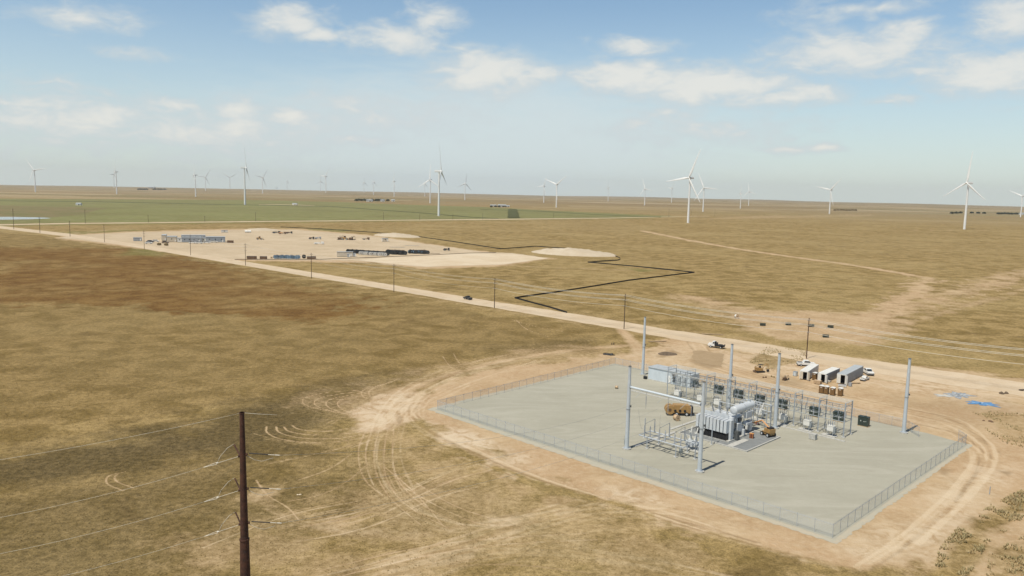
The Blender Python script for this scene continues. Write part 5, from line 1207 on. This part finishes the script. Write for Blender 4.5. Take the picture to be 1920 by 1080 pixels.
# low dark earth edge along the yard front (silt roll)
x,y=G(650,486); w=MB(); w.tube([Vector(G(a,b_)+(.15,))-Vector((x,y,0)) for a,b_ in ((440,486.8),(540,486.9),(600,486.6),(700,483),(800,478.8),(880,474.8),(930,474.2))],.35,6); o_=w.build('silt_roll',M['mud']); o_.location=(x,y,0); tag(o_,'dark straw roll edging the near side of the dirt yard','erosion barrier')
# ------------------------------------------------------------------ shrubs, trees, far farms
def crown(mb,cx,cy,cz,r,h,n=140,leaf=.5):
    for _ in range(n):
        a=random.uniform(0,2*math.pi); t=random.random()**.5*r; z_=cz+random.uniform(0,1)*h*(1-.55*(t/r)**2); p=Vector((cx+t*math.cos(a),cy+t*math.sin(a),z_))
        d1=Vector((random.gauss(0,1),random.gauss(0,1),random.gauss(0,1))).normalized()*leaf; d2=d1.cross(Vector((random.gauss(0,1),random.gauss(0,1),random.gauss(0,1)))).normalized()*leaf*.7
        mb.add([p-d1,p+d2,p+d1,p-d2],[(0,1,2,3)])
def tree(px,py,h,r,label,m='leaf',name='shade_tree',grp='trees around the far farms'):
    x,y=G(px,py); t_=thing(name,label,'tree',(x,y,float(gz(x,y))),0,grp)
    q=MB().cyl((0,0,0),(0,0,h*.4),r*.09,r*.06,6).cyl((0,0,h*.3),(r*.4,0,h*.7),r*.05,r*.03,5).cyl((0,0,h*.3),(-r*.4,r*.2,h*.7),r*.05,r*.03,5); q.build('trunk',M['wood'],t_)
    c_=MB(); crown(c_,0,0,h*.15,r,h*.85,150,r*.22); crown(c_,r*.3,0,h*.3,r*.6,h*.6,60,r*.2); c_.build('crown',M[m],t_)
for px,py,lb in ((298.5,460,'round dark shrub left of a pair by the yard entrance'),(311.5,460.8,'round dark shrub right of a pair by the yard entrance')): tree(px,py,2.6,1.9,lb,'leafd','shrub','shrubs by the yard entrance')
def farmhouse(px,py,w_,h,label,m='contw'):
    x,y=G(px,py); t_=thing('farm_building',label,'building',(x,y,float(gz(x,y))),random.uniform(-.3,.3)); 
    MB().box(0,0,0,w_,w_*.6,h).build('wall',M[m],t_); MB().prism([(-w_*.36,h),(w_*.36,h),(0,h*1.5)],-w_*.52,w_*.52).build('roof',M['bldgr'],t_).rotation_euler=(0,0,math.pi/2)
    MB().box(w_*.15,-w_*.3-.05,0,w_*.2,.1,h*.7).build('door',M['darkgrey'],t_)
D_=[(668,377.2),(673,376.6),(678,377),(683,376.7),(689,377.2),(698,377.2),(705,377.4),(709,377.2),(713,377),(719,377.2),(727,377.3)]
for i,(px,py) in enumerate(D_): tree(px,py,11,8.5,'dark tree in the windbreak of the far central farm, %s from the left'%ORD[i])
for px,py,w_,h,lb in [(693,378,26,6,'white barn among the trees of the central farm'),(717,378,18,6,'small white house among the central farm trees'),(737,377.6,16,6,'white shed right of the central farm trees'),(925,387.5,22,5,'left pale farm shed beyond the crop block'),(941,388,30,6,'long pale barn right of the left farm shed'),(952,388,14,4,'small pale shed right of the long barn'),(553,384.4,14,4,'small white shed on the green field track'),(148,384.8,12,4,'tiny white box on the green field at the left'),(519,354.8,60,14,'tiny white farm on the left horizon'),(1917,403,26,7,'white farm building at the right edge beside dark trees'),(285,353.8,70,12,'pale long farm shed on the left horizon')]: farmhouse(px,py,w_,h,lb)
for i,(px,py) in enumerate([(921,388.6),(930,388.4),(936,388.8),(947,388.2)]): tree(px,py,7,5,'small tree by the pale farm sheds, %s from the left'%ORD[i])
R_=[(1872,402),(1878,402),(1884,401.6),(1890,402),(1896,402.4),(1904,402),(1909,402.5),(1785,401),(1793,400.6),(1801,400.3),(1822,400.4),(1834,400.8),(1845,401)]
for i,(px,py) in enumerate(sorted(R_)): tree(px,py,10,9,'dark tree in the windbreak on the right plain, %s from the left'%ORD[i],grp='trees on the right plain')
for i in range(8): tree(1565+i*5.6,395.2+random.uniform(-.2,.3),9,7,'brown scrub tree near the lone right turbine, %s from the left'%ORD[i],'leafd','scrub_tree','scrub row on the right plain')
for i,px in enumerate((262,268,273,290,296,301,308)): tree(px,355.2,12,24,'dark tree on the far left horizon, %s from the left'%ORD[i],grp='trees on the left horizon')
# the orchard-like darker fringe of the crop block
# ------------------------------------------------------------------ dry weeds: real tufts
def tufts(name,px,n,h,label,m,dens=None,seed=1):
    p=polyw(px); r_=random.Random(seed); x0,y0=p.min(0); x1,y1=p.max(0); mb=MB(); k=0; vs=[];fs=[]
    while k<n:
        cx,cy=r_.uniform(x0,x1),r_.uniform(y0,y1)
        if not inside(np.array([cx]),np.array([cy]),p)[0]: continue
        if dens and float(vnoise(np.array(cx),np.array(cy),dens,11))<.48+r_.random()*.12: k+=.15; continue
        k+=1; s_=h*r_.uniform(.5,1.3)
        for _ in range(6):
            a=r_.uniform(0,6.28); dx,dy=math.cos(a),math.sin(a); w_=s_*.13; b=len(vs); tx,ty=cx+dx*s_*r_.uniform(.1,.6),cy+dy*s_*r_.uniform(.1,.6)
            vs+=[(cx-dy*w_,cy+dx*w_,0),(cx+dy*w_,cy-dx*w_,0),(tx,ty,s_*r_.uniform(.6,1))]; fs.append((b,b+1,b+2))
    mb.add(vs,fs); o_=mb.build(name,M[m]); return tag(o_,label,'weeds',kind='stuff')
tufts('dry_weeds',[(1745,1100),(1760,1030),(1800,985),(1880,935),(1960,900),(1960,960),(1860,1010),(1830,1060),(1800,1100)],1500,.55,'dense dry weeds on the bare ground at lower right','straw',2.,2)
tufts('dry_weeds',[(1850,1100),(1850,1040),(1960,985),(1960,1100)],500,.5,'sparse dry weeds in the lower right corner','straw',2.,3)
tufts('dry_weeds',[(1820,770),(1960,778),(1960,850),(1880,830),(1840,800)],500,.5,'dry weeds on the bare lot below the blue tarp','straw',4.,4)
tufts('dry_weeds',[(1400,684),(1440,648),(1510,654),(1516,680),(1455,698)],600,.5,'dry weeds around the foot of the rust brown utility pole','straw',3.,5)
tufts('dry_grass',[(-200,1110),(-200,700),(400,640),(900,650),(760,720),(640,800),(760,900),(900,1000),(1200,1000),(1500,1110)],22000,.22,'dry prairie grass tufts across the near left field','tuft',None,6)
# ------------------------------------------------------------------ haze
bpy.context.view_layer.update(); HTOP=max((o_.matrix_world@Vector(c_)).z for o_ in COL.objects if o_.type=='MESH' for c_ in o_.bound_box)+4; print('HTOP',HTOP)
hb=MB().box(0,0,-32,33000,33000,32+HTOP); hm=bpy.data.materials.new('haze'); hm.use_nodes=True; t=hm.node_tree; t.nodes.clear()
pv=nd(t,'ShaderNodeVolumePrincipled'); pv.inputs['Color'].default_value=(.97,.985,1,1); pv.inputs['Density'].default_value=3.2e-5; pv.inputs['Anisotropy'].default_value=.2
ot=nd(t,'ShaderNodeOutputMaterial'); t.links.new(pv.outputs[0],ot.inputs['Volume'])
ho=hb.build('haze',hm); tag(ho,kind='stuff')
S.cycles.volume_bounces=0; S.cycles.max_bounces=5; S.cycles.transparent_max_bounces=10
